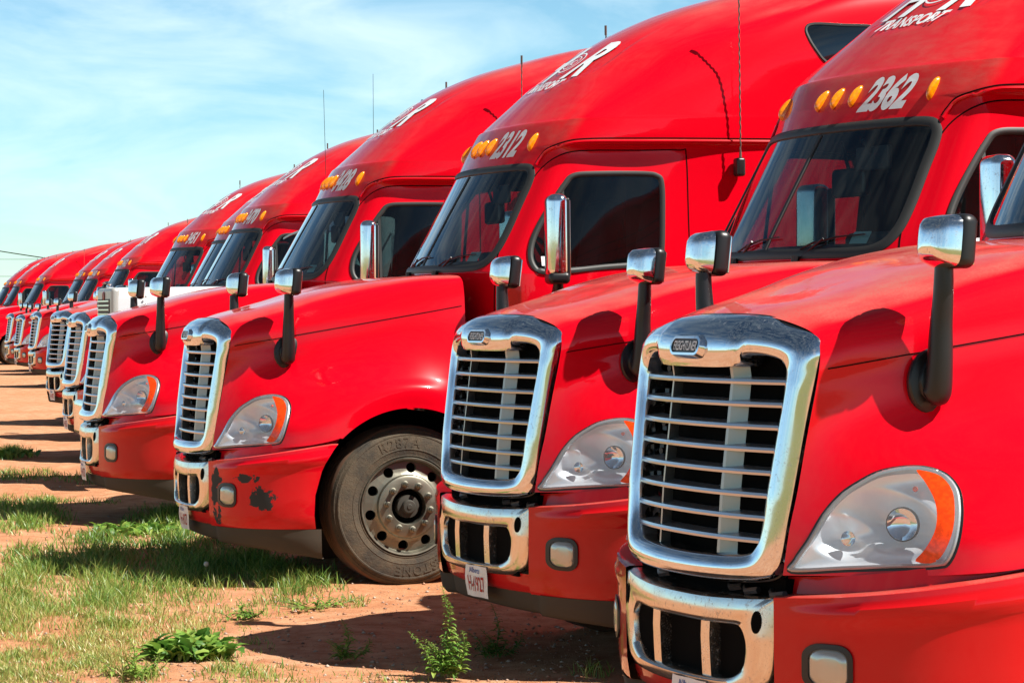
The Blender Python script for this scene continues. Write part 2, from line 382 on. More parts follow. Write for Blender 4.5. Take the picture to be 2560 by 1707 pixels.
# ---- hood net: rows u = stations front->rear, cols v = centre -> lower edge
xs = [None, -.40, -.55, -.72, -.90, -1.10, -1.31, -1.52, -1.72]
Yv = [[0] * 9, [.26, .27, .29, .31, .33, .36, .39, .42, .44], [.43, .46, .49, .53, .58, .63, .68, .73, .77],
      [.548, .575, .607, .65, .70, .755, .812, .865, .905], [.582, .617, .658, .705, .76, .815, .868, .918, .95],
      [.582, .622, .668, .722, .782, .845, .905, .953, .975], [.572, .635, .70, .772, .853, .93, .982, 1.003, 1.01],
      [.562, .70, .83, .935, 1.01, 1.055, 1.072, 1.068, 1.045], [.553, .76, .95, 1.05, 1.10, 1.12, 1.13, 1.12, 1.07],
      [.545, .79, .98, 1.075, 1.12, 1.13, 1.13, 1.125, 1.075]]
Zv = [[1.677, 1.710, 1.745, 1.79, 1.84, 1.885, 1.918, 1.935, 1.94], [1.672, 1.707, 1.744, 1.789, 1.839, 1.884, 1.917, 1.935, 1.938],
      [1.648, 1.683, 1.723, 1.768, 1.82, 1.868, 1.905, 1.93, 1.936], [1.612, 1.65, 1.687, 1.728, 1.778, 1.825, 1.868, 1.90, 1.915],
      [1.552, 1.580, 1.608, 1.638, 1.672, 1.712, 1.755, 1.80, 1.83], [1.45, 1.465, 1.48, 1.50, 1.52, 1.55, 1.58, 1.605, 1.62],
      [1.30, 1.32, 1.34, 1.36, 1.385, 1.41, 1.43, 1.445, 1.45], [1.12, 1.14, 1.165, 1.20, 1.245, 1.285, 1.305, 1.30, 1.28],
      [1.0, 1.0, 1.01, 1.04, 1.11, 1.20, 1.23, 1.20, 1.12], [.86, .87, .885, .905, .955, 1.083, 1.115, 1.083, .96]]
X0 = [-.285, -.29, -.30, -.308, -.305, -.29, -.262, -.23, -.205, -.185]
XR = [-1.68, -1.685, -1.70, -1.715, -1.72, -1.72, -1.72, -1.72, -1.72, -1.72]
HOOD = Surf([[((X0[v] if u == 0 else (XR[v] if u == 8 else xs[u])), Yv[v][u], Zv[v][u]) for v in range(10)] for u in range(9)])
def hood_grid(nu=100, nv=110):
    U, V = np.meshgrid(np.linspace(0, 8, nu), np.linspace(0, 9, nv), indexing='ij'); P = HOOD(U, V)
    # lower edge follows the wheel arch
    for i in range(nu):
        xb, zb = P[i, -1, 0], P[i, -1, 2]; d = ARC ** 2 - (xb - WX) ** 2
        if d > 0 and xb < WX + math.sqrt(ARC ** 2 - .43 ** 2):
            z = WZ + math.sqrt(d); w = np.clip((V[i] - 7.2) / 1.8, 0, 1) ** 1.5; P[i, :, 2] += w * (z - zb)
    return U, V, P
HL = closed([(-.205, .873), (-.32, .884), (-.43, .896), (-.505, .906), (-.532, .925), (-.565, 1.015), (-.592, 1.09), (-.602, 1.14), (-.588, 1.18), (-.55, 1.199), (-.50, 1.200), (-.44, 1.186),
             (-.39, 1.158), (-.335, 1.115), (-.285, 1.05), (-.245, .970), (-.215, .912)], 5)
def hood_pt(xz, off=0.0):
    u, v = HOOD.inv(xz, [0, 2], (0, 8), (4, 9)); P = HOOD(u, v); n = HOOD.normal(u, v, (.2, 1, .2)); return P + n * off, n
def faces_grid(nu, nv): return np.array([(i * nv + j, (i + 1) * nv + j, (i + 1) * nv + j + 1, i * nv + j + 1) for i in range(nu - 1) for j in range(nv - 1)])
def orient(P, F_, out):
    a, b_, c = P[F_[0][0]], P[F_[0][1]], P[F_[0][2]]; n = np.cross(b_ - a, c - b_)
    return F_ if np.dot(n, out) > 0 else F_[:, ::-1]
def compact(P, F_):
    F_ = np.asarray(F_); ids = np.unique(F_); m = np.full(len(P), -1); m[ids] = np.arange(len(ids)); return P[ids], m[F_]

def build_hood(T):
    U, V, P = hood_grid(); nu, nv = U.shape; P = P.reshape(-1, 3); F_ = faces_grid(nu, nv); F_ = F_[:, ::-1]
    c = P[F_].mean(1); m = inside(HL, c[:, [0, 2]]) & (c[:, 1] > .4)
    keep = F_[~m]; cut = F_[m]; bd = np.intersect1d(np.unique(keep), np.unique(cut))
    t2 = nearest(HL, P[bd][:, [0, 2]]); u, v = HOOD.inv(t2, [0, 2], (0, 8), (4, 9)); P[bd] = HOOD(u, v)
    Vm, Fm = compact(P, keep)
    mb = MB(); fl = [tuple(f) for f in Fm]
    n0 = Vector((0, 0, 0)); a, b_, d = [Vector(Vm[i]) for i in Fm[0][:3]]
    if (b_ - a).cross(d - b_).z < 0: fl = [tuple(reversed(f)) for f in fl]
    mb.add(Vm, fl); a_, b2 = mirr(Vm, fl); mb.add(a_, b2)
    # returns: folded lower edge and rear edge
    G = hood_grid()[2]
    for e, dv in ((G[:, -1], (0, -.07, -.0)), (G[-1, :], (-.0, -.05, -.02))):
        k = len(e); q = np.concatenate([e, e + np.array(dv)]); ff = [(i, i + 1, k + i + 1, k + i) for i in range(k - 1)]; mb.add(q, ff); a_, b2 = mirr(q, ff); mb.add(a_, b2)
    h = mb.build('hood', RED, T, 35)
    # crease line along the flank, lower shut line
    xz = np.array([(x, 1.505 + (-.315 - x) / 1.385 * .235) for x in np.linspace(-.325, -1.70, 50)]); Pp, n = hood_pt(xz, .0015)
    V1, F1 = sweep(Pp, n, [(-.0022, -.002), (-.0018, .001), (.0018, .001), (.0022, -.002)], False); make('panel_seam', V1, F1, DARK, h, 0); V1, F1 = mirr(V1, F1); make('panel_seam', V1, F1, DARK, h, 0)
    for s in (1, -1):
        e = empty('headlight', (0, 0, 0), T); fl_ = (lambda V_, F2: (V_, F2)) if s == 1 else mirr
        Po, n = hood_pt(HL, 0); Po = Po
        V1, F1 = sweep(Po, n, [(.010, -.004), (.007, .001), (.001, .001), (-.004, -.004), (-.004, -.05)]); V1, F1 = fl_(V1, F1); make('gasket', V1, F1, BLACK, e)
        V1, F1 = sweep(Po, n, [(.000, -.03), (-.001, .007), (-.006, .011), (-.012, .009), (-.013, -.02)]); V1, F1 = fl_(V1, F1)
        make('lens_rim', V1, F1, RIMM, e)
        # lens and reflector over a grid in (x,z)
        gx = np.linspace(-.607, -.195, 84); gz = np.linspace(.865, 1.224, 76); GX, GZ = np.meshgrid(gx, gz, indexing='ij'); q = np.stack([GX.ravel(), GZ.ravel()], 1)
        ins = inside(HL, q); q2 = np.where(ins[:, None], q, nearest(HL, q))
        am = closed([(-.508, .922), (-.542, .99), (-.575, 1.08), (-.586, 1.13), (-.574, 1.168), (-.540, 1.184), (-.524, 1.184), (-.533, 1.15), (-.537, 1.09), (-.520, 1.02), (-.490, .955), (-.470, .920)], 4)
        qa = nearest(am, q2); near_ = (np.linalg.norm(qa - q2, axis=1) < .0032) & ins; q2 = np.where(near_[:, None], qa, q2); Pg, ng = hood_pt(q2, 0)
        dist = np.linalg.norm(nearest(HL, q2) - q2, axis=1); bul = .014 + .022 * np.clip(dist / .08, 0, 1) ** .6
        Fg = faces_grid(84, 76); cc = q[Fg].mean(1); Fk = Fg[inside(HL, cc) | (np.isin(Fg, np.where(ins)[0]).sum(1) >= 2)]
        isam = inside(am, q2[Fk].mean(1)); A1, B1 = compact(Pg + ng * bul[:, None] * .8, Fk[~isam]); A1, B1 = fl_(A1, [tuple(f) for f in B1]); make('lens', A1, B1, LENS, e)
        A1, B1 = compact(Pg + ng * bul[:, None] * .8, Fk[isam]); A1, B1 = fl_(A1, [tuple(f) for f in B1]); make('turn_signal', A1, B1, AMBER2, e, 60)
        # reflector depth: two bowls
        dep = .030 + .008 * np.sin(q2[:, 0] * 34 + q2[:, 1] * 21)
        for cx, cz, r_, d_ in ((-.430, 1.04, .105, .085), (-.315, .985, .075, .06)):
            rr = np.hypot(q2[:, 0] - cx, q2[:, 1] - cz) / r_; dep = dep + d_ * np.clip(1 - rr ** 2, 0, 1) ** 1.5
        dep = dep * (1 - np.exp(-(dist / .016) ** 1.5)) + .004
        A1, B1 = compact(Pg - ng * dep[:, None], Fk); A1, B1 = fl_(A1, [tuple(f) for f in B1]); make('reflector', A1, B1, REFL, e)
        # projector rings and bulbs
        for cx, cz, r_, nm_ in ((-.448, 1.04, .054, 'high_beam'), (-.330, .985, .026, 'low_beam')):
            p, nn = hood_pt(np.array([[cx, cz]]), -.045); p = p[0]; nn = Vector(nn[0]); axx = Vector((.80, .60, 0)); a_ = axx.cross(Vector((0, 0, 1))).normalized(); b3 = Vector((0, 0, 1))
            p = Vector(p) + axx * .0; mb = MB()
            for rad_, back, mi in ((r_, .0, 0), (r_ * .93, .012, 1)):
                pass
            V_ = [p + a_ * math.cos(t) * r_ + b3 * math.sin(t) * r_ for t in np.linspace(0, 2 * math.pi, 25)[:-1]]; V2_ = [w + axx * .012 for w in V_]; V3_ = [p + axx * .012 + (w - p) * .93 for w in V_]
            mb.add(V_ + V2_ + V3_, [(i, (i + 1) % 24, 24 + (i + 1) % 24, 24 + i) for i in range(24)] + [(24 + i, 24 + (i + 1) % 24, 48 + (i + 1) % 24, 48 + i) for i in range(24)], 0)
            if nm_ == 'low_beam': mb = MB()
            rotm = Matrix.Rotation(math.atan2(axx.y, axx.x), 3, 'Z'); cap = []; cf = []; nr_ = 6; na_ = 20
            for i in range(nr_ + 1):
                for j in range(na_): t = 2 * math.pi * j / na_; q = i / nr_ * r_ * .92; cap.append(rotm @ Vector((-.022 + .030 * (i / nr_) ** 2, q * math.cos(t), q * math.sin(t))) + p + axx * .006)
            cf = [(i * na_ + j, i * na_ + (j + 1) % na_, (i + 1) * na_ + (j + 1) % na_, (i + 1) * na_ + j) for i in range(nr_) for j in range(na_)]
            mb.add(cap, cf, 1)
            vv, ff = fl_([tuple(w) for w in mb.v], mb.f); make(nm_, vv, ff, None, e, 40, [BLACK, MIRRORG], mb.m)
        p, nn = hood_pt(np.array([[-.505, 1.140]]), -.012); bv, bf = ball(p[0], (.009, .009, .009), 6); bv, bf = fl_(bv, bf); make('amber_bulb', bv, bf, AMBER2, e)

# ---- grille
def gx(y, z):
    y = np.abs(y); z = np.asarray(z, float)
    xc = np.interp(z, [.8, 1.1, 1.45, 1.57, 1.63, 1.68], [-.108, -.130, -.172, -.190, -.21, -.262]); hump = np.clip((.275 - y) / .022, 0, 1) * np.clip((z - 1.49) / .01, 0, 1); return xc - .095 * (y / .55) ** 2.3 + .013 * hump * hump * (3 - 2 * hump)
def ringmesh(out_c, in_c, fx, prof, n=10):
    """closed ring between two matched outlines in (y,z). prof = list of (w 0..1, dx)"""
    def full(h): h = list(h); return [(y, z) for y, z in h] + [(-y, z) for y, z in reversed(h[1:-1])]
    O_ = closed(full(out_c), n); I_ = closed(full(in_c), n); V = []
    for w, dx in prof:
        q = O_ * (1 - w) + I_ * w; V.append(np.stack([fx(q[:, 0], q[:, 1]) + dx, q[:, 0], q[:, 1]], 1))
    k = len(O_); m = len(prof); V = np.concatenate(V); F_ = [(a * k + i, a * k + (i + 1) % k, (a + 1) * k + (i + 1) % k, (a + 1) * k + i) for a in range(m - 1) for i in range(k)]
    return V, F_
G_OUT = [(0, .815), (.28, .82), (.44, .835), (.50, .865), (.528, .94), (.545, 1.15), (.560, 1.35), (.575, 1.50), (.578, 1.565), (.546, 1.613), (.40, 1.645), (.27, 1.672), (0, 1.68)]
G_IN = [(0, .898), (.27, .904), (.375, .914), (.418, .94), (.444, 1.0), (.460, 1.15), (.474, 1.30), (.486, 1.43), (.476, 1.512), (.41, 1.542), (.285, 1.546), (.245, 1.512), (0, 1.507)]
def build_grille(T):
    V, F_ = ringmesh(G_OUT, G_IN, gx, [(0, -.05), (-.005, -.02), (.0, .0), (.12, .022), (.35, .033), (.6, .034), (.85, .024), (1.0, .008), (1.02, -.02), (1.03, -.075)])
    s = make('grille_surround', V, F_, CHROME, T, 50)
    V, F_ = ringmesh([(y * 1.004 + (.002 if y else 0), z + (.003 if z > 1.2 else -.004)) for y, z in G_OUT], [(y * .99, z) for y, z in G_OUT], gx, [(0, -.045), (0, -.022), (1, -.018)]); make('surround_gasket', V, F_, BLACK, s, 50)
    # slats
    for z in np.linspace(1.462, .958, 8):
        w = np.interp(z, [.92, 1.0, 1.3, 1.45, 1.5], [.41, .435, .463, .476, .46]); ys = np.linspace(-w - .01, w + .01, 25); V = []
        for y in ys:
            x = float(gx(y, z)) - .004; V += [(x, y, z - .008), (x + .003, y, z), (x, y, z + .008), (x - .07, y, z + .014), (x - .07, y, z - .010)]
        F_ = [(i * 5 + q, (i + 1) * 5 + q, (i + 1) * 5 + (q + 1) % 5, i * 5 + (q + 1) % 5) for i in range(24) for q in range(5)]
        make('grille_slat', V, F_, SILVER, T, 30)
    for sg in (1, -1):
        zz = np.linspace(.905, 1.515, 14); V = []
        for z in zz:
            x = float(gx(.22, z)); V += [(x - .012, sg * .198, z), (x - .014, sg * .212, z), (x - .065, sg * .240, z), (x - .063, sg * .226, z)]
        F_ = [(i * 4 + q, (i + 1) * 4 + q, (i + 1) * 4 + (q + 1) % 4, i * 4 + (q + 1) % 4) for i in range(13) for q in range(4)]; make('grille_upright', V, F_, SILVER2, T, 30)
        mb = MB()
        for z in np.linspace(1.47, .99, 6): mb.box((float(gx(.41, z)) - .10, sg * .425, z + .02), (.05, .03, .05)); mb.tube([(float(gx(.41, z)) - .075, sg * .415, z + .02), (float(gx(.41, z)) - .065, sg * .413, z + .02)], .011, 8)
        mb.build('slat_clips', BLACK, T)['kind'] = 'stuff'
    ys = np.linspace(-.47, .47, 20); zs = np.linspace(.88, 1.56, 14); V = [(float(gx(y, z)) - .105, y, z) for z in zs for y in ys]
    F_ = [(i * 20 + j, i * 20 + j + 1, (i + 1) * 20 + j + 1, (i + 1) * 20 + j) for i in range(13) for j in range(19)]; make('bug_screen', V, F_, MESHM, T)
    # badge
    def bfx(q, off): return np.stack([gx(q[:, 0], q[:, 1]) + off, q[:, 0], q[:, 1]], 1)
    bo = rpoly(.205, .062, .03, 6, 0, 1.577); bi = rpoly(.185, .046, .0225, 6, 0, 1.577); k = len(bo)
    V = np.concatenate([bfx(rpoly(.225, .082, .04, 6, 0, 1.574), .028), bfx(bo, .050), bfx(bi, .050), bfx(bi, .043)]); F_ = [(a * k + i, a * k + (i + 1) % k, (a + 1) * k + (i + 1) % k, (a + 1) * k + i) for a in range(3) for i in range(k)]
    b = make('badge', V, F_, CHROME, s, 45)
    V = bfx(bi, .0445); make('badge_field', V, [tuple(range(k))], BLACK, T, 0)
    tv, tf = text_mesh('FREIGHTLINER', .043, .0007, 0, .92, .62); q = np.stack([tv[:, 0], tv[:, 1] + 1.577], 1); make('badge_lettering', bfx(q, .047), tf, WHITE, T, 0)

# ---- bumper
def bx(y, z):
    y = np.abs(y); return -.088 - .082 * (y / .53) ** 2.2 + np.interp(z, [.4, .5, .65, .78], [-.03, -.006, 0, -.012])
B_OUT = [(0, .452), (.28, .456), (.39, .465), (.455, .492), (.50, .555), (.521, .66), (.527, .775), (.515, .79), (.40, .782), (.2, .772), (0, .77)]
B_IN = [(0, .50), (.22, .503), (.31, .513), (.37, .545), (.39, .59), (.392, .64), (.372, .672), (.345, .684), (.29, .684), (.15, .68), (0, .68)]
PLAN = openc([(-.165, .52), (-.20, .64), (-.25, .76), (-.33, .88), (-.44, .985), (-.57, 1.06), (-.70, 1.105), (-.90, 1.13)], 12)
def plan_y(x): return np.interp(-x, -PLAN[:, 0], PLAN[:, 1])
def build_bumper(T):
    V, F_ = ringmesh(B_OUT, B_IN, bx, [(0, -.16), (0, -.03), (.02, -.012), (.1, .006), (.4, .012), (.8, .010), (.97, .0), (1.03, -.02), (1.05, -.09)])
    c = make('bumper_center', V, F_, CHROME_D, T, 50)
    for sg in (1, -1):
        mb = MB(); V = []
        for z in (.495, .55, .63, .69):
            x = float(bx(.17, z)); V += [(x - .012, sg * .20, z), (x - .01, sg * .145, z), (x - .06, sg * .145, z), (x - .06, sg * .20, z)]
        F_ = [(i * 4 + q, (i + 1) * 4 + q, (i + 1) * 4 + (q + 1) % 4, i * 4 + (q + 1) % 4) for i in range(3) for q in range(4)]; make('bumper_upright', V, F_, CHROME_D, T, 30)
        el = [(.455 + .021 * math.cos(a), .705 + .036 * math.sin(a)) for a in np.linspace(0, 2 * math.pi, 25)[:-1]]
        make('tow_hole_shade', [(float(bx(y, z)) + .0145, sg * y, z) for y, z in el], [tuple(range(24))], DARK, T, 0)  # flat black disc painted for the shade inside the tow hole
    mb = MB(); mb.box((-.16, 0, .59), (.02, .86, .26)); mb.build('bumper_mesh', MESHM, T)
    # red wrap-around corners with slanted rear edge, and the strip under the chrome
    mb = MB(); vv = MB()
    rows = [(.385, -.022), (.40, -.012), (.47, -.002), (.58, 0), (.68, .0), (.71, .004), (.725, .016), (.752, .015), (.762, .004), (.775, .002), (1.0, 0), (1.01, -.012), (1.02, -.085), (1.03, -.095)]
    nc = 60; G = []
    for zr, off in rows:
        row = []
        for j in range(nc):
            s_ = j / (nc - 1)
            if zr < .9: z = zr; zt = None
            xr0 = -.70
            for it in range(3):
                xx = -.165 + (xr0 + .165) * s_ ** 1.0; ztop = .785 + .115 * np.clip((-xx - .16) / .65, 0, 1) ** .8
                z = zr + (ztop - .79) * np.clip((zr - .55) / .22, 0, 1) if zr < .9 else ztop + {1.0: .0, 1.01: .006, 1.02: .006, 1.03: .060}[zr]
                xr0 = WX + math.sqrt(ARC ** 2 - (z - WZ) ** 2)
            o_ = off * (np.clip(j / 14, 0, 1) if zr > .7 and zr < .9 else 1)
            y = float(plan_y(xx)); e = 1e-3; tx = -2 * e; ty = float(plan_y(xx - e) - plan_y(xx + e)); nn = np.array([ty, -tx]); nn = nn / np.linalg.norm(nn)
            nn = nn if nn[1] > 0 else -nn
            row.append((xx + nn[0] * o_, y + nn[1] * o_, z))
        G.append(row)
    G = np.array(G); nr = len(rows); V = G.reshape(-1, 3); F_ = [(i * nc + j, i * nc + j + 1, (i + 1) * nc + j + 1, (i + 1) * nc + j) for i in range(nr - 1) for j in range(nc - 1)]
    mb.add(V, F_); mb.add(*mirr(V, F_))
    e = G[:, -1]; q = np.concatenate([e, e + np.array((0, -.06, 0))]); ff = [(i, i + 1, nr + i + 1, nr + i) for i in range(nr - 1)]; mb.add(q, ff); mb.add(*mirr(q, ff))
    ys = np.linspace(-.53, .53, 31); zz = [.385, .40, .43, .475]; V = [(float(bx(y, z)) - (.03 if z < .39 else .012), y, z) for z in zz for y in ys]; mb.add(V, [(i * 31 + j, i * 31 + j + 1, (i + 1) * 31 + j + 1, (i + 1) * 31 + j) for i in range(3) for j in range(30)])
    bmp = mb.build('bumper', RED_LOW, T, 38)
    # grey skirt under the bumper
    V = []; pl = [(float(bx(y, .4)) - .035, y) for y in np.linspace(0, .50, 12)]
    for x in np.linspace(-.185, WX + math.sqrt(ARC ** 2 - .2 ** 2) + .0, 34): pl.append((x - .012, float(plan_y(x)) - .014))
    k = len(pl)
    for zi, (f, ins) in enumerate(((0, 0), (.3, .004), (.8, .012), (1, .03), (1.0, .09))):
        for i, (x, y) in enumerate(pl):
            zb = .30 - .10 * (i / (k - 1)) ** 1.5; V.append((x - ins * (1 - .6 * i / k), y - ins * min(1, i / 12), .386 * (1 - f) + zb * f))
    F_ = [(a * k + i, (a + 1) * k + i, (a + 1) * k + i + 1, a * k + i + 1) for a in range(4) for i in range(k - 1)]
    sk = MB().add(V, F_); sk.add(*mirr(V, F_)); sk.build('skirt', TRIM, T, 50)
    # fog lamps
    for sg in (1, -1):
        def ff(q, off):
            V = []
            for a, z in q:
                x = -.238 - a * .62; y = float(plan_y(x)); nn = np.array([.62, .78]); V.append((x + nn[0] * off, sg * (y + nn[1] * off), z))
            return V
        fo = rpoly(.128, .150, .045, 5, 0, .588); fi = rpoly(.100, .120, .036, 5, 0, .588); fi2 = rpoly(.086, .106, .032, 5, 0, .588); k = len(fo)
        V = ff(fo, .0) + ff(fo, .008) + ff(fi, .010) + ff(fi, -.02); fg = make('fog_light', V, [(a * k + i, a * k + (i + 1) % k, (a + 1) * k + (i + 1) % k, (a + 1) * k + i) for a in range(3) for i in range(k)], BLACK, T)
        V = ff(fi, .002) + ff(fi2, .012) + ff(fi2 * np.array([.6, .6]) + np.array([0, .588 * .4]), .016); make('fog_lens', V, [(a * k + i, a * k + (i + 1) % k, (a + 1) * k + (i + 1) % k, (a + 1) * k + i) for a in range(2) for i in range(k)] + [tuple(range(2 * k, 3 * k))], FOGL, fg, 60)
    # plate, slightly bent
    pz = .405; V = []; nyp = 9
    for j, z in enumerate(np.linspace(.485, .335, 6)):
        for i, y in enumerate(np.linspace(-.015, .205, nyp)): V.append((float(bx(y, .5)) + .012 + .004 * math.sin(y * 45 + j) - .03 * (j / 5) ** 2 * (.3 + y), y, z))
    F_ = [(a * nyp + i, a * nyp + i + 1, (a + 1) * nyp + i + 1, (a + 1) * nyp + i) for a in range(5) for i in range(nyp - 1)]
    pw = make('license_plate', V, F_, WHITE, T, 0)
    def px_(q, off=.0025):
        z = q[:, 1]; y = q[:, 0]; j = (.485 - z) / .15; return np.stack([bx(y, .5) + .012 + .004 * np.sin(y * 45 + 5 * j) - .03 * j ** 2 * (.3 + y) + off, y, z], 1)
    tv, tf = text_mesh('H-41927', .100, .0015, 0, 1.05, .44); make('plate_number', px_(np.stack([tv[:, 0] + .095, tv[:, 1] + .398], 1)), tf, REDPR, pw, 0)
    tv, tf = text_mesh('Alberta', .036, .0005); make('plate_heading', px_(np.stack([tv[:, 0] + .09, tv[:, 1] + .462], 1)), tf, BLUEPR, pw, 0)

# ---- cab shell: rows u = level, cols v = centre -> round the corner -> rear
S_ROWS = [
 [(-1.78, 0, .95), (-1.81, .42, .95), (-1.87, .72, .95), (-1.96, .92, .95), (-2.15, 1.06, .95), (-2.7, 1.09, .95), (-3.6, 1.12, .95), (-5.2, 1.14, .95)],
 [(-1.77, 0, 1.5), (-1.80, .42, 1.5), (-1.87, .72, 1.5), (-1.96, .93, 1.5), (-2.15, 1.075, 1.5), (-2.7, 1.105, 1.5), (-3.6, 1.135, 1.5), (-5.2, 1.15, 1.5)],
 [(-1.73, 0, 1.90), (-1.77, .42, 1.90), (-1.85, .72, 1.90), (-1.955, .925, 1.90), (-2.13, 1.07, 1.90), (-2.7, 1.10, 1.90), (-3.6, 1.135, 1.90), (-5.2, 1.15, 1.90)],
 [(-1.73, 0, 1.985), (-1.77, .42, 1.985), (-1.86, .72, 1.985), (-1.965, .91, 1.985), (-2.14, 1.055, 1.985), (-2.7, 1.095, 1.985), (-3.6, 1.135, 1.985), (-5.2, 1.15, 1.985)],
 [(-1.90, 0, 2.30), (-1.94, .41, 2.30), (-2.025, .70, 2.30), (-2.12, .87, 2.30), (-2.28, 1.00, 2.30), (-2.8, 1.06, 2.30), (-3.6, 1.13, 2.30), (-5.2, 1.15, 2.30)],
 [(-2.085, 0, 2.62), (-2.12, .40, 2.62), (-2.195, .67, 2.62), (-2.28, .835, 2.62), (-2.42, .955, 2.62), (-2.88, 1.025, 2.62), (-3.6, 1.125, 2.62), (-5.2, 1.15, 2.62)],
 [(-2.145, 0, 2.735), (-2.18, .40, 2.735), (-2.25, .67, 2.735), (-2.33, .84, 2.735), (-2.46, .955, 2.74), (-2.90, 1.02, 2.745), (-3.6, 1.125, 2.745), (-5.2, 1.15, 2.745)],
 [(-2.165, 0, 2.772), (-2.20, .40, 2.772), (-2.27, .67, 2.772), (-2.345, .85, 2.772), (-2.47, .995, 2.772), (-2.91, 1.085, 2.772), (-3.6, 1.14, 2.772), (-5.2, 1.155, 2.772)],
 [(-2.255, 0, 2.905), (-2.285, .42, 2.905), (-2.35, .69, 2.905), (-2.435, .87, 2.905), (-2.56, 1.0, 2.905), (-2.96, 1.09, 2.91), (-3.65, 1.14, 2.915), (-5.2, 1.155, 2.92)],
 [(-2.30, 0, 2.945), (-2.33, .42, 2.945), (-2.395, .685, 2.945), (-2.475, .86, 2.948), (-2.60, .995, 2.95), (-3.0, 1.085, 2.96), (-3.7, 1.138, 2.97), (-5.2, 1.155, 2.98)],
 [(-2.47, 0, 3.10), (-2.50, .38, 3.10), (-2.565, .63, 3.10), (-2.66, .825, 3.10), (-2.81, .965, 3.10), (-3.15, 1.07, 3.12), (-3.8, 1.13, 3.15), (-5.2, 1.15, 3.15)],
 [(-2.69, 0, 3.30), (-2.72, .38, 3.29), (-2.79, .61, 3.275), (-2.90, .80, 3.26), (-3.05, .945, 3.26), (-3.4, 1.055, 3.29), (-3.9, 1.12, 3.35), (-5.2, 1.15, 3.37)],
 [(-3.0, 0, 3.51), (-3.03, .37, 3.50), (-3.09, .60, 3.475), (-3.18, .80, 3.445), (-3.32, .94, 3.43), (-3.6, 1.04, 3.46), (-4.1, 1.10, 3.54), (-5.2, 1.135, 3.59)],
 [(-3.40, 0, 3.70), (-3.42, .37, 3.685), (-3.47, .60, 3.655), (-3.56, .80, 3.61), (-3.67, .92, 3.585), (-3.9, 1.01, 3.615), (-4.3, 1.065, 3.69), (-5.2, 1.10, 3.76)],
 [(-3.82, 0, 3.83), (-3.83, .36, 3.815), (-3.87, .58, 3.785), (-3.93, .77, 3.74), (-4.02, .88, 3.71), (-4.18, .95, 3.73), (-4.5, 1.00, 3.81), (-5.2, 1.03, 3.89)],
 [(-4.3, 0, 3.95), (-4.31, .34, 3.94), (-4.34, .53, 3.915), (-4.38, .69, 3.885), (-4.44, .78, 3.865), (-4.53, .84, 3.875), (-4.78, .89, 3.935), (-5.2, .91, 3.985)],
 [(-4.85, 0, 4.03), (-4.86, .25, 4.025), (-4.87, .38, 4.02), (-4.88, .47, 4.01), (-4.9, .52, 4.005), (-4.95, .56, 4.005), (-5.05, .60, 4.01), (-5.2, .62, 4.02)],
 [(-5.2, 0, 4.05), (-5.2, .10, 4.05), (-5.2, .18, 4.05), (-5.2, .25, 4.05), (-5.2, .32, 4.045), (-5.2, .38, 4.045), (-5.2, .44, 4.04), (-5.2, .50, 4.035)]]
SHELL = Surf(S_ROWS)
WS = np.array([(y, z) for y, z in openc([(0, 2.0), (.4, 1.998), (.68, 2.0), (.785, 2.022), (.828, 2.085), (.832, 2.2), (.812, 2.40), (.80, 2.52), (.778, 2.583), (.71, 2.61), (.4, 2.613), (0, 2.613)], 6)])
WSF = np.concatenate([WS, WS[::-1][1:-1] * np.array([-1, 1])])
DW = closed([(-2.125, 2.05), (-2.155, 2.16), (-2.24, 2.31), (-2.375, 2.50), (-2.45, 2.57), (-2.6, 2.583), (-2.90, 2.583), (-3.0, 2.567), (-3.035, 2.51), (-3.03, 2.3), (-3.01, 2.05), (-2.975, 1.99), (-2.6, 1.962), (-2.3, 1.935), (-2.19, 1.94), (-2.14, 1.975)], 6)
DOOR = np.array([(-1.935, 1.0), (-1.935, 1.3), (-1.935, 1.6), (-1.94, 1.90), (-1.955, 2.0), (-2.0, 2.12), (-2.06, 2.25), (-2.14, 2.4), (-2.22, 2.53), (-2.29, 2.62), (-2.36, 2.68), (-2.45, 2.713), (-2.6, 2.722), (-2.9, 2.722), (-3.15, 2.722), (-3.19, 2.69), (-3.19, 2.3), (-3.19, 1.9), (-3.19, 1.5), (-3.19, 1.0), (-2.5, 1.0)])
SW = closed([(-4.04, 3.52), (-4.055, 3.455), (-4.10, 3.38), (-4.16, 3.31), (-4.25, 3.28), (-4.5, 3.28), (-4.56, 3.33), (-4.56, 3.49), (-4.51, 3.54), (-4.3, 3.545), (-4.1, 3.55)], 4)
def sidept(xz, off=0.0, ur=(0, 13)):
    u, v = SHELL.inv(xz, [0, 2], ur, (2.2, 7)); P = SHELL(u, v); n = SHELL.normal(u, v, (.3, 1, .1)); return P + n * off, n
def frontpt(yz, off=0.0, ur=(2, 16)):
    yz = np.asarray(yz, float); s_ = np.where(yz[:, 0] < 0, -1., 1.); q = np.stack([np.abs(yz[:, 0]), yz[:, 1]], 1)
    u, v = SHELL.inv(q, [1, 2], ur, (0, 4.2)); P = SHELL(u, v); n = SHELL.normal(u, v, (1, .3, .3)); P = P + n * off; P[:, 1] *= s_; n[:, 1] *= s_; return P, n
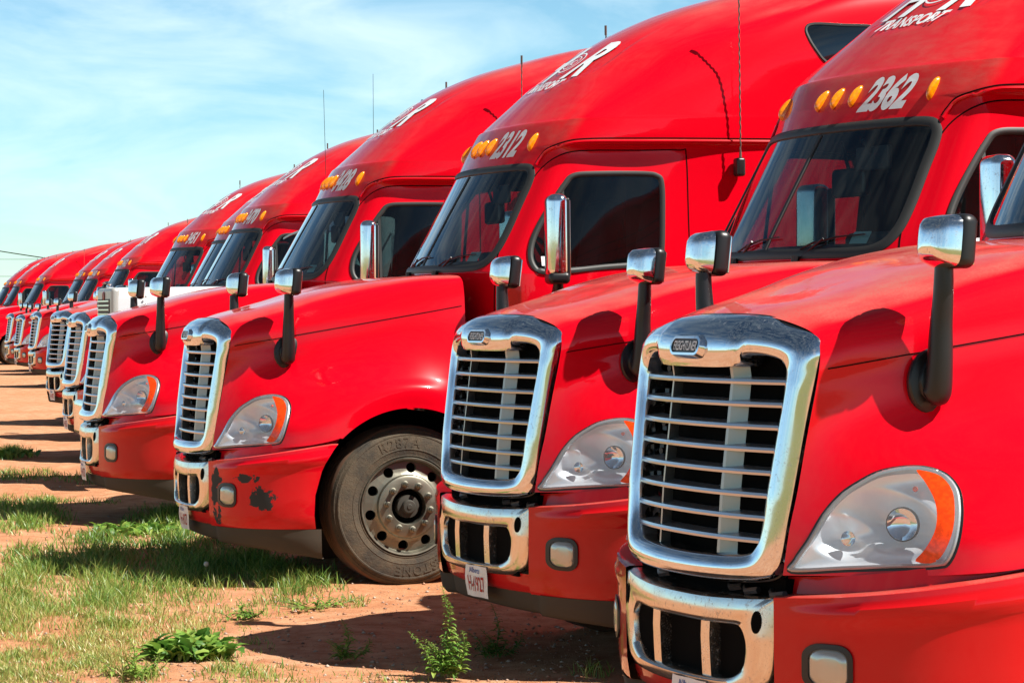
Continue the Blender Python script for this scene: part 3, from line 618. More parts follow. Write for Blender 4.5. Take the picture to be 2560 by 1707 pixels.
def build_shell(T):
    us = np.concatenate([np.linspace(0, 2, 22)[:-1], np.linspace(2, 3, 6)[:-1], np.linspace(3, 5, 38)[:-1], np.linspace(5, 9, 30)[:-1], np.linspace(9, 17, 62)])
    vs = np.concatenate([np.linspace(0, 4, 90)[:-1], np.linspace(4, 6, 66)[:-1], np.linspace(6, 7, 34)])
    U, V = np.meshgrid(us, vs, indexing='ij'); nu, nv = U.shape; u = U.ravel().copy(); v = V.ravel().copy(); P = SHELL(u, v); F_ = faces_grid(nu, nv)
    reg = np.zeros(len(F_), int)
    for k, (poly, ax, lo, hi) in enumerate((( DOOR, [0, 2], 2.2, 7), (DW, [0, 2], 3.0, 7), (WSF, [1, 2], 0, 4.2), (SW, [0, 2], 4, 7))):
        c = P[F_].mean(1); cv = v[F_].mean(1); cu = u[F_].mean(1); m = inside(poly, c[:, ax]) & (cv > lo) & (cv < hi) & (cu < 14)
        if k != 1: m &= reg == 0
        ins = np.unique(F_[m]); outs = np.unique(F_[~m & (reg == reg[m][0])]) if k == 1 else np.unique(F_[~m])
        bd = np.intersect1d(ins, outs)
        if k == 2: bd = bd[v[bd] > 1e-6]
        t2 = nearest(poly, P[bd][:, ax]);
        if ax == [1, 2]: uu, vv = SHELL.inv(t2, ax, (2, 8), (0, 4.2))
        else: uu, vv = SHELL.inv(t2, ax, (0, 13.5), (2.2, 7))
        u[bd] = uu; v[bd] = vv; P[bd] = SHELL(uu, vv); reg[m] = k + 1
    # shallow panel pressed into the roof front round the logo
    y, z = P[:, 1], P[:, 2]; f = (v < 3.6) & (u > 9.2) & (u < 14)
    pan = np.clip((z - (3.155 + .16 * (y / .62) ** 2)) / .018, 0, 1) * np.clip((.60 - y) / .05, 0, 1) * np.clip((3.62 - z) / .3, 0, 1); pan = pan * pan * (3 - 2 * pan)
    P[:, 0] -= np.where(f, pan * .022, 0)
    F2 = F_[:, ::-1]
    a, b_, c = P[F2[200][0]], P[F2[200][1]], P[F2[200][2]]
    t_ = np.cross(b_ - a, c - b_)
    if t_[0] < 0: F2 = F_
    def part(sel): A, B = compact(P, F2[sel]); return A, [tuple(f) for f in B]
    mb = MB(); A, B = part(reg == 0); mb.add(A, B); mb.add(*mirr(A, B))
    e = SHELL(np.linspace(0, 17, 90), np.full(90, 7.)); k = len(e); q = np.concatenate([e, e * np.array([1, -1, 1])]); ff = [(i, i + 1, k + i + 1, k + i) for i in range(k - 1)]; mb.add(q, ff)
    cab = mb.build('cab', RED, T, 38)
    A, B = part(reg == 3); A2, B2 = mirr(A, B); mb = MB().add(A, B); mb.add(A2, B2); ws = mb.build('windshield', GLASS, T, 60)
    Pw, n = frontpt(WSF, 0, (2, 8)); Vw, Fw = sweep(Pw, n, [(-.010, -.012), (-.006, .008), (.012, .013), (.032, .010), (.046, .002), (.048, -.01)]); make('windshield_seal', Vw, Fw, RUBBER, T, 50)
    q = np.array([(0., z) for z in np.linspace(1.99, 2.60, 12)]); Pw, n = frontpt(q, 0, (2, 8)); Vw, Fw = sweep(Pw, n, [(-.014, -.004), (-.011, .006), (.011, .006), (.014, -.004)], False); make('windshield_divider', Vw, Fw, RUBBER, T, 50)
    for sg in (1, -1):
        fl = (lambda a, b: (a, b)) if sg == 1 else mirr
        A, B = fl(*part(reg == 1)); d = make('door', A, B, RED, T, 38)
        A, B = fl(*part(reg == 2)); make('door_window', A, B, SGLASS, d, 60)
        Pd, n = sidept(DW); A, B = fl(*sweep(Pd, n, [(-.008, -.012), (-.004, .009), (.010, .013), (.024, .010), (.032, -.002)])); make('window_seal', A, B, RUBBER, d, 50)
        dd = np.array(DOOR[:-1]); Pd, n = sidept(openc(dd, 4), .0005); A, B = fl(*sweep(Pd, n, [(-.0045, -.001), (-.003, .0016), (.003, .0016), (.0045, -.001)], False)); make('door_seam', A, B, DARK, d, 0)
        # vent window post inside the glass, handle
        q = np.array([(-2.365 - .01 * t, 1.96 + .54 * t) for t in np.linspace(0, 1, 6)]); Pd, n = sidept(q, -.004); A, B = fl(*sweep(Pd, n, [(-.012, 0), (-.01, .006), (.01, .006), (.012, 0)], False)); make('vent_post', A, B, RUBBER, d, 50)
        hb = MB().rbox((-3.03, sg * 1.108, 1.56), (.20, .03, .055), .014); hb.build('door_handle', BLACK, d)
        A, B = fl(*part(reg == 4)); make('sleeper_window', A, B, SGLASS2, T, 60)
        Pd, n = sidept(SW, 0, (8, 14)); A, B = fl(*sweep(Pd, n, [(-.006, -.008), (-.004, .006), (.008, .008), (.014, .0)])); make('sleeper_window_seal', A, B, RUBBER, T, 50)
        # drip rail: from the windscreen corner over the door and back along the sleeper
        path = openc([(-2.265, 2.635), (-2.29, 2.675), (-2.33, 2.725), (-2.42, 2.765), (-2.55, 2.778), (-2.9, 2.78), (-3.6, 2.78), (-4.4, 2.78), (-5.15, 2.78)], 8)
        Pd, n = sidept(path, .002, (2, 10)); A, B = fl(*sweep(Pd, n, [(-.010, -.01), (-.006, .010), (.002, .014), (.010, .010), (.012, -.01)], False)); make('drip_rail', A, B, RED, T, 50)
        Pd, n = sidept(path + np.array([0, .016]), .001, (2, 10)); A, B = fl(*sweep(Pd, n, [(-.004, -.002), (-.003, .002), (.003, .002), (.004, -.002)], False)); make('roof_seam', A, B, DARK, T, 0)
        q = np.array([(-3.19, z) for z in np.linspace(1.0, 2.74, 20)])
        # horizontal shut line between cab and roof cap at the ridge is pressed sheet; wiper
        w0 = (-1.74, sg * .30 + .02, 1.955); pts, n = frontpt(np.array([(.02 + sg * .30, 2.00), (.10 + sg * .30, 2.03), (.24 + sg * .30, 2.055), (.40 + sg * .30, 2.065)]), .022, (2, 8)); mb = MB(); mb.tube(pts - n * .010, [.005, .006, .005, .004], 6); mb.tube([w0, tuple(pts[1] * .5 + pts[2] * .5 + n[1] * .004)], [.008, .006], 6); mb.tube([(w0[0] + .02, w0[1], w0[2] - .03), (w0[0] + .02, w0[1], w0[2] + .015)], .02, 8); mb.build('wiper', BLACK, T)
        # door mirror
        dm = empty('door_mirror', (0, 0, 0), T); rz = Matrix.Rotation(R(-10 * sg), 3, 'Z'); mx, my = (-2.20, 1.34) if sg > 0 else (-2.78, -1.22)
        mb = MB().rbox((mx, my, 2.165), (.13, .20, .52), .05, 0, rz); mb.build('mirror_shell', CHROME_M, dm)
        mb = MB().rbox((mx - .005, my, 1.905), (.135, .205, .075), .03, 0, rz).rbox((mx - .062, my - sg * .005, 2.15), (.03, .19, .50), .014, 0, rz); mb.build('mirror_back', BLACK, dm)
        mb = MB().rbox((mx - .079, my - sg * .008, 2.15), (.006, .165, .47), .003, 0, rz); mb.build('mirror_glass', MIRRORG, dm)
        mb = MB().tube([(mx - .01, my, 1.90), (mx - .02, my - sg * .03, 1.80), (mx - .06, my - sg * .08, 1.72), (mx - .07, sg * 1.10, 1.69)], [.032, .034, .038, .042], 10).rbox((mx - .07, sg * 1.10, 1.70), (.14, .07, .17), .03).tube([(mx - .01, my, 1.93), (mx - .07, sg * 1.09, 1.80)], .018, 8); mb.build('mirror_arm', BLACK, dm)
        # antenna
        an = empty('antenna', (0, 0, 0), T); ax_, ay, az = -3.52, sg * 1.19, 2.62
        MB().rbox((ax_, sg * 1.17, az - .01), (.06, .08, .12), .018).build('antenna_base', BLACK, an)
        mb = MB().tube([(ax_, ay, az), (ax_, ay, az + .09)], [.012, .008], 8); mb.tube([(ax_ + .002 * math.sin(i * 1.3), ay + .002 * math.cos(i * 1.3), az + .09 + i * .0115) for i in range(91)], .0055, 5); mb.tube([(ax_, ay, az + 1.09), (ax_, ay, az + 1.16)], .009, 6); mb.build('whip', WHIP, an, 0)
        # hood mirror: oval foot, tapered arm, square head; the head faces back along the hood
        hm = empty('hood_mirror', (0, 0, 0), T)
        p, n = hood_pt(np.array([[-.64, 1.465]])); p = p[0]; n = n[0]
        M3 = Vector(n).to_track_quat('Z', 'Y').to_matrix()
        pv = Vector(p); foot = MB(); vb, fb = [], []
        rr = [(.104, -.02), (.104, .006), (.096, .015), (.066, .020), (.056, .034), (.036, .040), (.0, .041)]
        nn_ = 28
        for i in range(nn_):
            a = 2 * math.pi * i / nn_
            for r_, h in rr:
                q = pv + (M3 @ Vector((0, 0, 1))) * h; t1 = Vector((1, 0, .25)).normalized(); t2 = Vector(n).cross(t1); q = q + t1 * math.cos(a) * r_ * .85 + t2 * math.sin(a) * r_ * 1.08; vb.append((q.x, q.y, q.z))
        k = len(rr); fb = [(i * k + j, ((i + 1) % nn_) * k + j, ((i + 1) % nn_) * k + j + 1, i * k + j + 1) for i in range(nn_) for j in range(k - 1)]; vb, fb = fl(vb, fb); make('mirror_foot', vb, fb, BLACK, hm, 40)
        q0 = pv + Vector(n) * .03
        arm = openc([(q0.x, q0.y, q0.z - .045), (q0.x + .0, q0.y + .018, q0.z - .028), (q0.x, q0.y + .032, q0.z + .05), (q0.x, q0.y + .042, q0.z + .17), (q0.x, q0.y + .055, q0.z + .27), (q0.x, q0.y + .06, q0.z + .36)], 6)
        rad = np.interp(np.linspace(0, 1, len(arm)), [0, .12, .3, .6, 1], [.040, .048, .044, .036, .029]); mb = MB().tube(arm, list(rad), 12); a_, b2 = fl(mb.v, mb.f); make('mirror_arm', a_, b2, BLACK, hm, 50)
        rz = Matrix.Rotation(R(8 * sg), 3, 'Z') @ Matrix.Rotation(R(-6), 3, 'Y'); hc = (q0.x + (.0 if sg > 0 else -.04), sg * (q0.y + .08), q0.z + .432)
        # domed chrome shell on the forward side
        vs_, fs_ = [], []; nA = 14
        for i in range(nA + 1):
            for j in range(nA + 1):
                a = (i / nA * 2 - 1); b3 = (j / nA * 2 - 1); rr_ = (abs(a) ** 5 + abs(b3) ** 5) ** .2; mx_ = max(abs(a), abs(b3)); s_ = mx_ / rr_ if rr_ > 0 else 1
                yy = a * s_ * .080; zz_ = b3 * s_ * .082; dome = .085 * max(0, 1 - rr_ ** 2.6 * s_) ** .6 if mx_ < 1 else 0
                dome = .075 * max(0., 1 - mx_ ** 3.2) ** .55
                vv = rz @ Vector((.012 + dome, yy, zz_)); vs_.append((vv.x + hc[0], vv.y + hc[1], vv.z + hc[2]))
        fs_ = [(i * (nA + 1) + j, (i + 1) * (nA + 1) + j, (i + 1) * (nA + 1) + j + 1, i * (nA + 1) + j + 1) for i in range(nA) for j in range(nA)]
        make('mirror_shell', vs_, fs_, CHROME_M, hm, 60)
        MB().rbox((hc[0] - .022, hc[1], hc[2]), (.07, .166, .170), .03, 0, rz).build('mirror_housing', BLACK, hm)
        oo = rz @ Vector((-.054, 0, 0)); MB().rbox((hc[0] + oo.x, hc[1] + oo.y, hc[2] + oo.z), (.008, .136, .140), .0039, 0, rz).build('mirror_glass', MIRRORG, hm)
    # marker lamps
    for y in (-.693, -.158, 0., .158, .693):
        P_, n = frontpt(np.array([[y, 2.79]]), 0, (5, 10)); P_ = Vector(P_[0]); n = Vector(n[0]); upv = (Vector((-.45, .0, .9)) - n * Vector((-.45, 0, .9)).dot(n)).normalized(); sd_ = upv.cross(n)
        V = []; nA = 9; nB = 16
        for i in range(nA + 1):
            for j in range(nB):
                ph = i / nA * math.pi / 2; th = j / nB * 2 * math.pi; cx = math.copysign(abs(math.cos(th)) ** .8, math.cos(th)); cy = math.copysign(abs(math.sin(th)) ** .8, math.sin(th))
                V.append(P_ + upv * .068 * cx * math.cos(ph) + sd_ * .018 * cy * math.cos(ph) + n * (.034 * math.sin(ph) * (1 - .3 * cx * math.cos(ph)) + .0))
        F_l = [(i * nB + j, i * nB + (j + 1) % nB, (i + 1) * nB + (j + 1) % nB, (i + 1) * nB + j) for i in range(nA) for j in range(nB)]; make('marker_light', V, F_l, AMBER, T, 60)
    # logo: H, oval, R and TRANSPORT
    def curved(tv, tf, y0, z0, off, name, material, sc=1.0):
        q = np.stack([tv[:, 0] + y0 + .12, tv[:, 1] * sc + z0], 1); P_, n = frontpt(q, off, (8.5, 14.5)); yy = np.abs(P_[:, 1]); zz_ = P_[:, 2]
        pn = np.clip((zz_ - (3.155 + .16 * (yy / .62) ** 2)) / .018, 0, 1) * np.clip((.60 - yy) / .05, 0, 1) * np.clip((3.62 - zz_) / .3, 0, 1); pn = pn * pn * (3 - 2 * pn); P_[:, 0] -= pn * .022 - .007
        return P_, tf
    mb = MB()
    for ch, y0 in (('H', -.29), ('R', .20)):
        tv, tf = text_mesh(ch, .43, .016, .35, 1, .92); P_, tf = curved(tv, tf, y0, 3.365, .004, '', None, .74); mb.add(P_, tf)
    for r1, r2, zz0 in ((.135, .122, 3.365), (.09, .08, 3.365)):
        ring = [(r * math.cos(a), r * .5 * math.sin(a)) for r in (r1, r2) for a in np.linspace(0, 2 * math.pi, 33)[:-1]]; tv = np.array([(a, b, 0) for a, b in ring]); tf = [(i, (i + 1) % 32, 32 + (i + 1) % 32, 32 + i) for i in range(32)]; P_, tf = curved(tv, tf, -.045, zz0, .006, '', None); mb.add(P_, tf)
    tv, tf = text_mesh('INC', .05, .001, .3); P_, tf = curved(tv, tf, -.045, 3.365, .006, '', None); mb.add(P_, tf)
    tv, tf = text_mesh('TRANSPORT', .098, .0034, .30, 1.05); P_, tf = curved(tv, tf, -.08, 3.205, .006, '', None, .8); mb.add(P_, tf)
    mb.build('roof_logo', WHITE, T, 0)
    return cab
def number_decal(T, txt):
    tv, tf = text_mesh(txt, .235, .0095, .33, .98, .70); P_, n = frontpt(np.stack([tv[:, 0] + .40, tv[:, 1] * .98 + 2.79], 1), .004, (5, 10)); return make('fleet_number', P_, tf, WHITE, T, 0)

def build_wheel(T, cx, ysg, front=True):
    w = empty('wheel', (cx, 0, WZ), T); y0 = 1.045 * ysg
    r0 = .503; prof = [(.290, -.03), (.300, -.008), (.312, -.003), (.314, .001), (.318, .001), (.320, -.002), (.335, .001), (.352, .004), (.354, .007), (.358, .007), (.360, .005), (.42, .005), (.440, .001), (.444, .0035), (.452, .002), (.456, -.004), (.470, -.014), (.473, -.012), (.480, -.018), (.483, -.026), (.49, -.032)]
    mb = MB()
    def mir(pr): return [(r_, h * ysg) for r_, h in pr]
    mb.lathe(mir(prof), (0, y0, 0), 'y', 72, 0)
    tp = [(.49, -.032), (.500, -.045)]
    for g in range(4):
        a = -.052 - g * .055; tp += [(.503, a), (.503, a - .038), (.490, a - .041), (.490, a - .050)]
    tp += [(.503, -.27), (.49, -.285), (.45, -.295), (.30, -.28)]
    mb.lathe(mir(tp), (0, y0, 0), 'y', 72, 1)
    # raised sidewall lettering and rings
    def arc_text(s, size, rad, a0, flip):
        tv, tf = text_mesh(s, size, .0012, 0, 1.12); V = []
        for x, y, z in tv:
            rr = rad + (y if not flip else -y); a = a0 - x / rad if not flip else a0 + x / rad; V.append((rr * math.cos(a) * -ysg * -1, y0 + ysg * .0085, rr * math.sin(a)))
        mb.add(V, [tuple(reversed(f)) if ysg > 0 else f for f in tf], 0)
        k = len(V)
    mb2 = MB(); 
    # seen from the truck's left the forward direction is to the left of the picture: mirror x
    for s, size, rad, a0, flip in (('R287A', .088, .40, R(97), False), ('BRIDGESTONE', .078, .40, R(-62), False), ('295/75R22.5', .022, .345, R(30), False)):
        tv, tf = text_mesh(s, size, .0015, 0, 1.15); V0, V1 = [], []
        for x, y, z in tv:
            rr = rad + (y if not flip else -y); sg_ = (-1 if flip else 1); a = a0 - sg_ * x / rad; px_ = rr * math.cos(a)
            V0.append((-px_ if ysg > 0 else px_, y0 + ysg * .0075, rr * math.sin(a)))
        mb2.add(V0, tf)
    tyre = mb.build('tyre', TYRE, w, 35, [TYRE, TREAD]); mb2.build('sidewall_lettering', TYRE2, tyre, 0)['kind'] = 'stuff'
    rb = MB(); rb.lathe(mir([(.300, -.05), (.306, -.004), (.301, .006), (.292, .004), (.286, -.018), (.278, -.032)]), (0, y0, 0), 'y', 72)
    # disc with round hand holes: radial strips between r=.278 and r=.195 built round 10 holes
    nh = 10; R1, R2 = .278, .200; rc, rh = .241, .0315
    for h in range(nh):
        a0 = 2 * math.pi * (h + .5) / nh + .12; hw = math.pi / nh; out = []; inn = []; m_ = 40
        for k in range(m_):
            t = 2 * math.pi * k / m_; ca, sa = math.cos(t), math.sin(t)
            # hole point
            hxr, hxt = rc + rh * ca, rh * sa; inn.append((hxr, a0 + hxt / rc))
            # cell boundary in (r, angle)
            sx = max(abs(ca), abs(sa)); br = rc + ca / sx * (R1 - rc if ca > 0 else rc - R2); out.append((br, a0 + sa / sx * hw))
        def P3(r_, a, off): return (r_ * math.cos(a), y0 + ysg * off, r_ * math.sin(a))
        def yo(r_): return float(np.interp(r_, [.195, .215, .278], [-.010, -.022, -.034]))
        V = [P3(r_, a, yo(r_)) for r_, a in out] + [P3(r_, a, yo(r_)) for r_, a in inn] + [P3(r_, a, yo(r_) - .03) for r_, a in inn]
        Fh = [(k, (k + 1) % m_, m_ + (k + 1) % m_, m_ + k) for k in range(m_)] + [(m_ + k, m_ + (k + 1) % m_, 2 * m_ + (k + 1) % m_, 2 * m_ + k) for k in range(m_)]
        rb.add(V, Fh)
    rb.lathe(mir([(.200, -.012), (.192, .004), (.180, .010), (.112, .010), (.108, .004), (.106, -.05)]), (0, y0, 0), 'y', 60)
    rb.build('rim', ALU, w, 35)
    MB().lathe(mir([(.27, -.10), (.0, -.10)]), (0, y0, 0), 'y', 32).lathe(mir([(.106, -.05), (.0, -.05)]), (0, y0, 0), 'y', 32).build('drum', DARK, w)
    hb = MB().lathe(mir([(.075, -.05), (.07, .0), (.045, .004), (.043, .022), (.036, .030), (.018, .032), (.014, .036), (.0, .036)]), (0, y0, 0), 'y', 32); hb.build('hub_cap', HUBM, w, 30)
    for k in range(10):
        a = 2 * math.pi * (k + .25) / 10; c = (.1425 * math.cos(a), y0, .1425 * math.sin(a))
        nbm = MB().lathe(mir([(.021, .008), (.021, .016), (.0155, .018), (.0155, .046), (.012, .050), (.009, .050), (.008, .062), (.0, .062)]), c, 'y', 12); nbm.build('lug_nut', ALU, w, 30)
    return w

MESHM = mat('radiator screen', (.005, .005, .005), .9, spec=.05); FOGL = mat('fog lamp lens', (.48, .50, .46), .18, .55)
SGLASS2 = mat('black sleeper glass', (.004, .006, .008), .05, 0, 1); CHROME_M = chrome_mat('mirror shell chrome', .45, .05, (.80, .82, .85))
WHIP = mat('whip spiral', (.10, .07, .06), .6); TYRE2 = TYRE; HUBM = mat('greasy hub', (.035, .03, .022), .7, .1)

def build_inner(T):
    # liners, chassis with added light-blocking boxes, and cabin behind the panels
    for sg in (1, -1):
        mb = MB(); V = []; aa = np.linspace(-.25, math.pi + .25, 30)
        for a in aa:
            for y in (.62, 1.07): V.append((WX + .60 * math.cos(a), sg * y, WZ + .60 * math.sin(a)))
        mb.add(V, [(i * 2, i * 2 + 1, i * 2 + 3, i * 2 + 2) for i in range(29)]); k = 30
        V = [(WX + .60 * math.cos(a), sg * .62, WZ + .60 * math.sin(a)) for a in aa]; mb.add(V, [tuple(range(30))]); mb.build('wheel_liner', DARK, T)
        mb = MB(); mb.box((-3.6, sg * 1.06, .66), (3.2, .06, .58), bev=.025); mb.build('side_fairing', RED_LOW, T)
        mb = MB(); mb.box((-2.25, sg * 1.095, .48), (.42, .02, .03)); mb.box((-2.25, sg * 1.095, .80), (.42, .02, .03)); mb.build('step', ALU, T)
    mb = MB(); mb.box((-3.0, 0, .78), (5.0, .80, .42)); mb.box((-.95, 0, 1.10), (1.1, .80, .60)); mb.box((-6.3, .43, .85), (2.6, .09, .26)); mb.box((-6.3, -.43, .85), (2.6, .09, .26)); mb.box((-6.3, 0, .85), (.2, .8, .2)); mb.box((WX, 0, .52), (.13, 1.9, .13))  # dark underbody and engine boxes added to block light, with frame rails and axle
    mb.box((-.32, 0, .80), (.20, 1.0, .08)); mb.build('chassis', DARK, T)
    mb = MB()
    for x, y in ((-.19, .30), (-.19, -.30), (-.20, .18), (-.20, .45)): mb.tube([(x, y, .80), (x + .02, y + .04, .79), (x + .01, y + .10, .80)], .012, 6)
    mb.build('bumper_brackets', BLACK, T)['kind'] = 'stuff'
    MB().box((-3.2, 0, 1.18), (3.6, 2.05, .06)).box((-4.4, 0, 2.2), (.05, 2.1, 2.0)).build('cab_floor', INT, T)
    mb = MB(); P_, n = frontpt(np.array([(y, 1.99) for y in np.linspace(-.78, .78, 25)]), -.05, (2, 8)); V = []
    for p in P_: V += [(p[0], p[1], 1.97), (p[0] - .22, p[1], 2.035), (-2.26, p[1], 2.02), (-2.30, p[1], 1.96), (-2.25, p[1], 1.5)]
    mb.add(V, [(i * 5 + q, i * 5 + q + 1, (i + 1) * 5 + q + 1, (i + 1) * 5 + q) for i in range(24) for q in range(4)]); mb.rbox((-2.16, .50, 2.04), (.25, .48, .10), .04)
    mb.build('dashboard', INT, T, 40)
    sw = MB(); c = Vector((-2.44, .50, 2.01)); ax = Vector((-.85, 0, .55)).normalized(); a_ = ax.cross(Vector((0, 1, 0))).normalized(); b_ = Vector((0, 1, 0))
    ring = [c + a_ * math.cos(t) * .22 + b_ * math.sin(t) * .22 for t in np.linspace(0, 2 * math.pi, 29)]; sw.tube(ring, .015, 8, caps=False); sw.tube([c - b_ * .21, c + b_ * .21], .014, 6); sw.tube([c, c - a_ * .21], .014, 6); sw.tube([c, c - ax * .25], .03, 8); sw.build('steering_wheel', BLACK, T)
    for sg in (1, -1):
        mb = MB().rbox((-2.95, sg * .55, 1.75), (.52, .52, .16), .06).rbox((-3.20, sg * .55, 2.12), (.15, .50, .70), .06, 0, Matrix.Rotation(R(-10), 3, 'Y')).rbox((-3.27, sg * .55, 2.53), (.10, .28, .20), .04).rbox((-2.95, sg * .55, 1.45), (.3, .3, .45), .05); mb.build('seat', INT2, T)
        mb = MB().rbox((-3.62, sg * .75, 2.2), (.06, .55, 1.9), .02); mb.build('curtain', TAN, T)
    P_, n = frontpt(np.array([[.30, 2.50]]), -.05, (2, 8)); p = P_[0]; mb = MB().rbox((p[0] - .12, p[1], 2.47), (.03, .30, .12), .012).tube([(p[0] - .05, p[1], 2.56), (p[0] - .11, p[1], 2.50)], .01, 6); mb.build('sun_visor', INT, T)
    MB().rbox((p[0] - .16, .02, 2.36), (.05, .32, .15), .024).tube([(p[0] - .10, .02, 2.57), (p[0] - .15, .02, 2.42)], .010, 6).build('interior_mirror', BLACK, T)
    # a papers card behind the screen
    P_, n = frontpt(rpoly(.10, .06, .004, 2, .66, 2.06), -.012, (2, 8)); make('windshield_sticker', P_, [tuple(range(len(P_)))], STK, T, 0)
    q = [(-2.20, 1.985), (-2.29, 1.985), (-2.29, 2.045), (-2.20, 2.045)]; P_, n = sidept(np.array(q), .004); make('door_sticker', P_, [tuple(range(4))], WHITE, T, 0)
STK = mat('permit sticker', (.35, .55, .55), .5)

def build_truck():
    T = empty('semi_truck')
    build_hood(T); build_grille(T); build_bumper(T); build_shell(T); build_inner(T)
    for sg in (1, -1):
        build_wheel(T, WX, sg)
    # rear tandem, simple wheels
    for x in (-5.9, -7.2):
        for sg in (1, -1):
            w = empty('wheel', (x, 0, WZ), T); MB().lathe([(.0, 0), (.29, 0), (.30, .02 * sg), (.45, .02 * sg), (.503, -.02 * sg), (.503, -.56 * sg), (.45, -.60 * sg), (.0, -.60 * sg)], (0, 1.20 * sg, 0), 'y', 40, 0).build('tyre', TYRE, w, 35)
    return T
def children(o): return [c for c in o.children]
def copy_tree(o, parent=None):
    c = o.copy(); COL.objects.link(c)
    if parent: c.parent = parent; c.matrix_parent_inverse = o.matrix_parent_inverse.copy()
    for ch in children(o): copy_tree(ch, c)
    return c

# ================================================================== the row of trucks
def px_ground(u, v, z=0.0):
    d = RIGHT * ((u - 1280) / F_PX) + UP * (-(v - 853.5) / F_PX) + FWD; t = (z - CAM_H) / d.z; return Vector((d.x * t, d.y * t, z))
GRP = 'red sleeper trucks parked in a slanting row'
ROW = [  # x, y, yaw, dz, pitch, fleet number, label
 (.461, 8.156, 203.89, -.007, -.25, '2380', 'nearest and largest red sleeper truck, its cab cut off by the right edge'),
 (-.300, 11.785, 204.86, -.009, .32, '2362', 'red sleeper truck numbered 2362 above its windshield'),
 (-2.223, 15.838, 198.84, -.032, -.40, '2312', 'red sleeper truck numbered 2312 with scraped bumper corner and whole front wheel showing'),
 (-3.630, 20.213, 196.46, -.012, .12, '3428', 'red sleeper truck numbered 3428 in front of the white hooded truck'),
 (-5.270, 28.445, 198.23, .014, .25, '3470', 'red sleeper truck numbered 3470 just beyond the white hooded truck'),
 (-5.97, 32.946, 200.9, .015, 0, '3466', 'red sleeper truck almost hidden between trucks 3470 and 3451, only a windshield edge showing'),
 (-7.069, 37.20, 205.16, .037, .18, '3451', 'red sleeper truck numbered 3451, its grille turned most towards the viewer'),
 (-11.089, 56.056, 198.49, .031, .14, '3462', 'first red sleeper truck beyond number 3451, behind its hood mirrors'),
 (-13.697, 67.398, 198.98, -.046, -.20, '3440', 'second red sleeper truck beyond number 3451, with white oval sticker before its grille'),
 (-14.753, 71.202, 196.8, -.002, .08, '3458', 'third red sleeper truck beyond number 3451, overlapped by the two nearer hoods'),
 (-17.737, 80.804, 198.95, -.005, .03, '3431', 'fourth red sleeper truck beyond number 3451, front wheel showing at the left edge'),
 (-20.255, 89.582, 197.4, 0, 0, '3419', 'fifth red sleeper truck beyond number 3451, nose outside the left edge'),
 (-21.236, 92.523, 197.4, 0, 0, '3407', 'farthest red sleeper truck of the row at the left edge'),
]
proto = build_truck()
trucks = []
for i, (x, y, yaw, dz, p, num, lab) in enumerate(ROW):
    T = proto if i == 0 else copy_tree(proto)
    T.location = (x, y, dz); T.rotation_euler = (0, -R(p), R(yaw))
    tag(T, lab, 'truck', GRP); trucks.append(T)
for T, r_ in zip(trucks, ROW):
    if r_[5] not in ('2380', '3466'): number_decal(T, r_[5])
for c in trucks[2].children:
    if c.name.startswith('bumper') and not c.name.startswith('bumper_'):
        c.data = c.data.copy(); c.data.materials[0] = RED_SCR; c['label'] = 'red bumper with paint scraped to grey primer'
#PART3
E_ = empty('sticker_holder'); bpy.data.objects.remove(E_)
p, n = hood_pt(closed([(-.44 + .055 * math.cos(a), 1.47 + .035 * math.sin(a)) for a in np.linspace(0, 2 * math.pi, 13)[:-1]], 2), .004)
make('oval_sticker', p, [tuple(range(len(p)))], WHITE, trucks[8], 0)

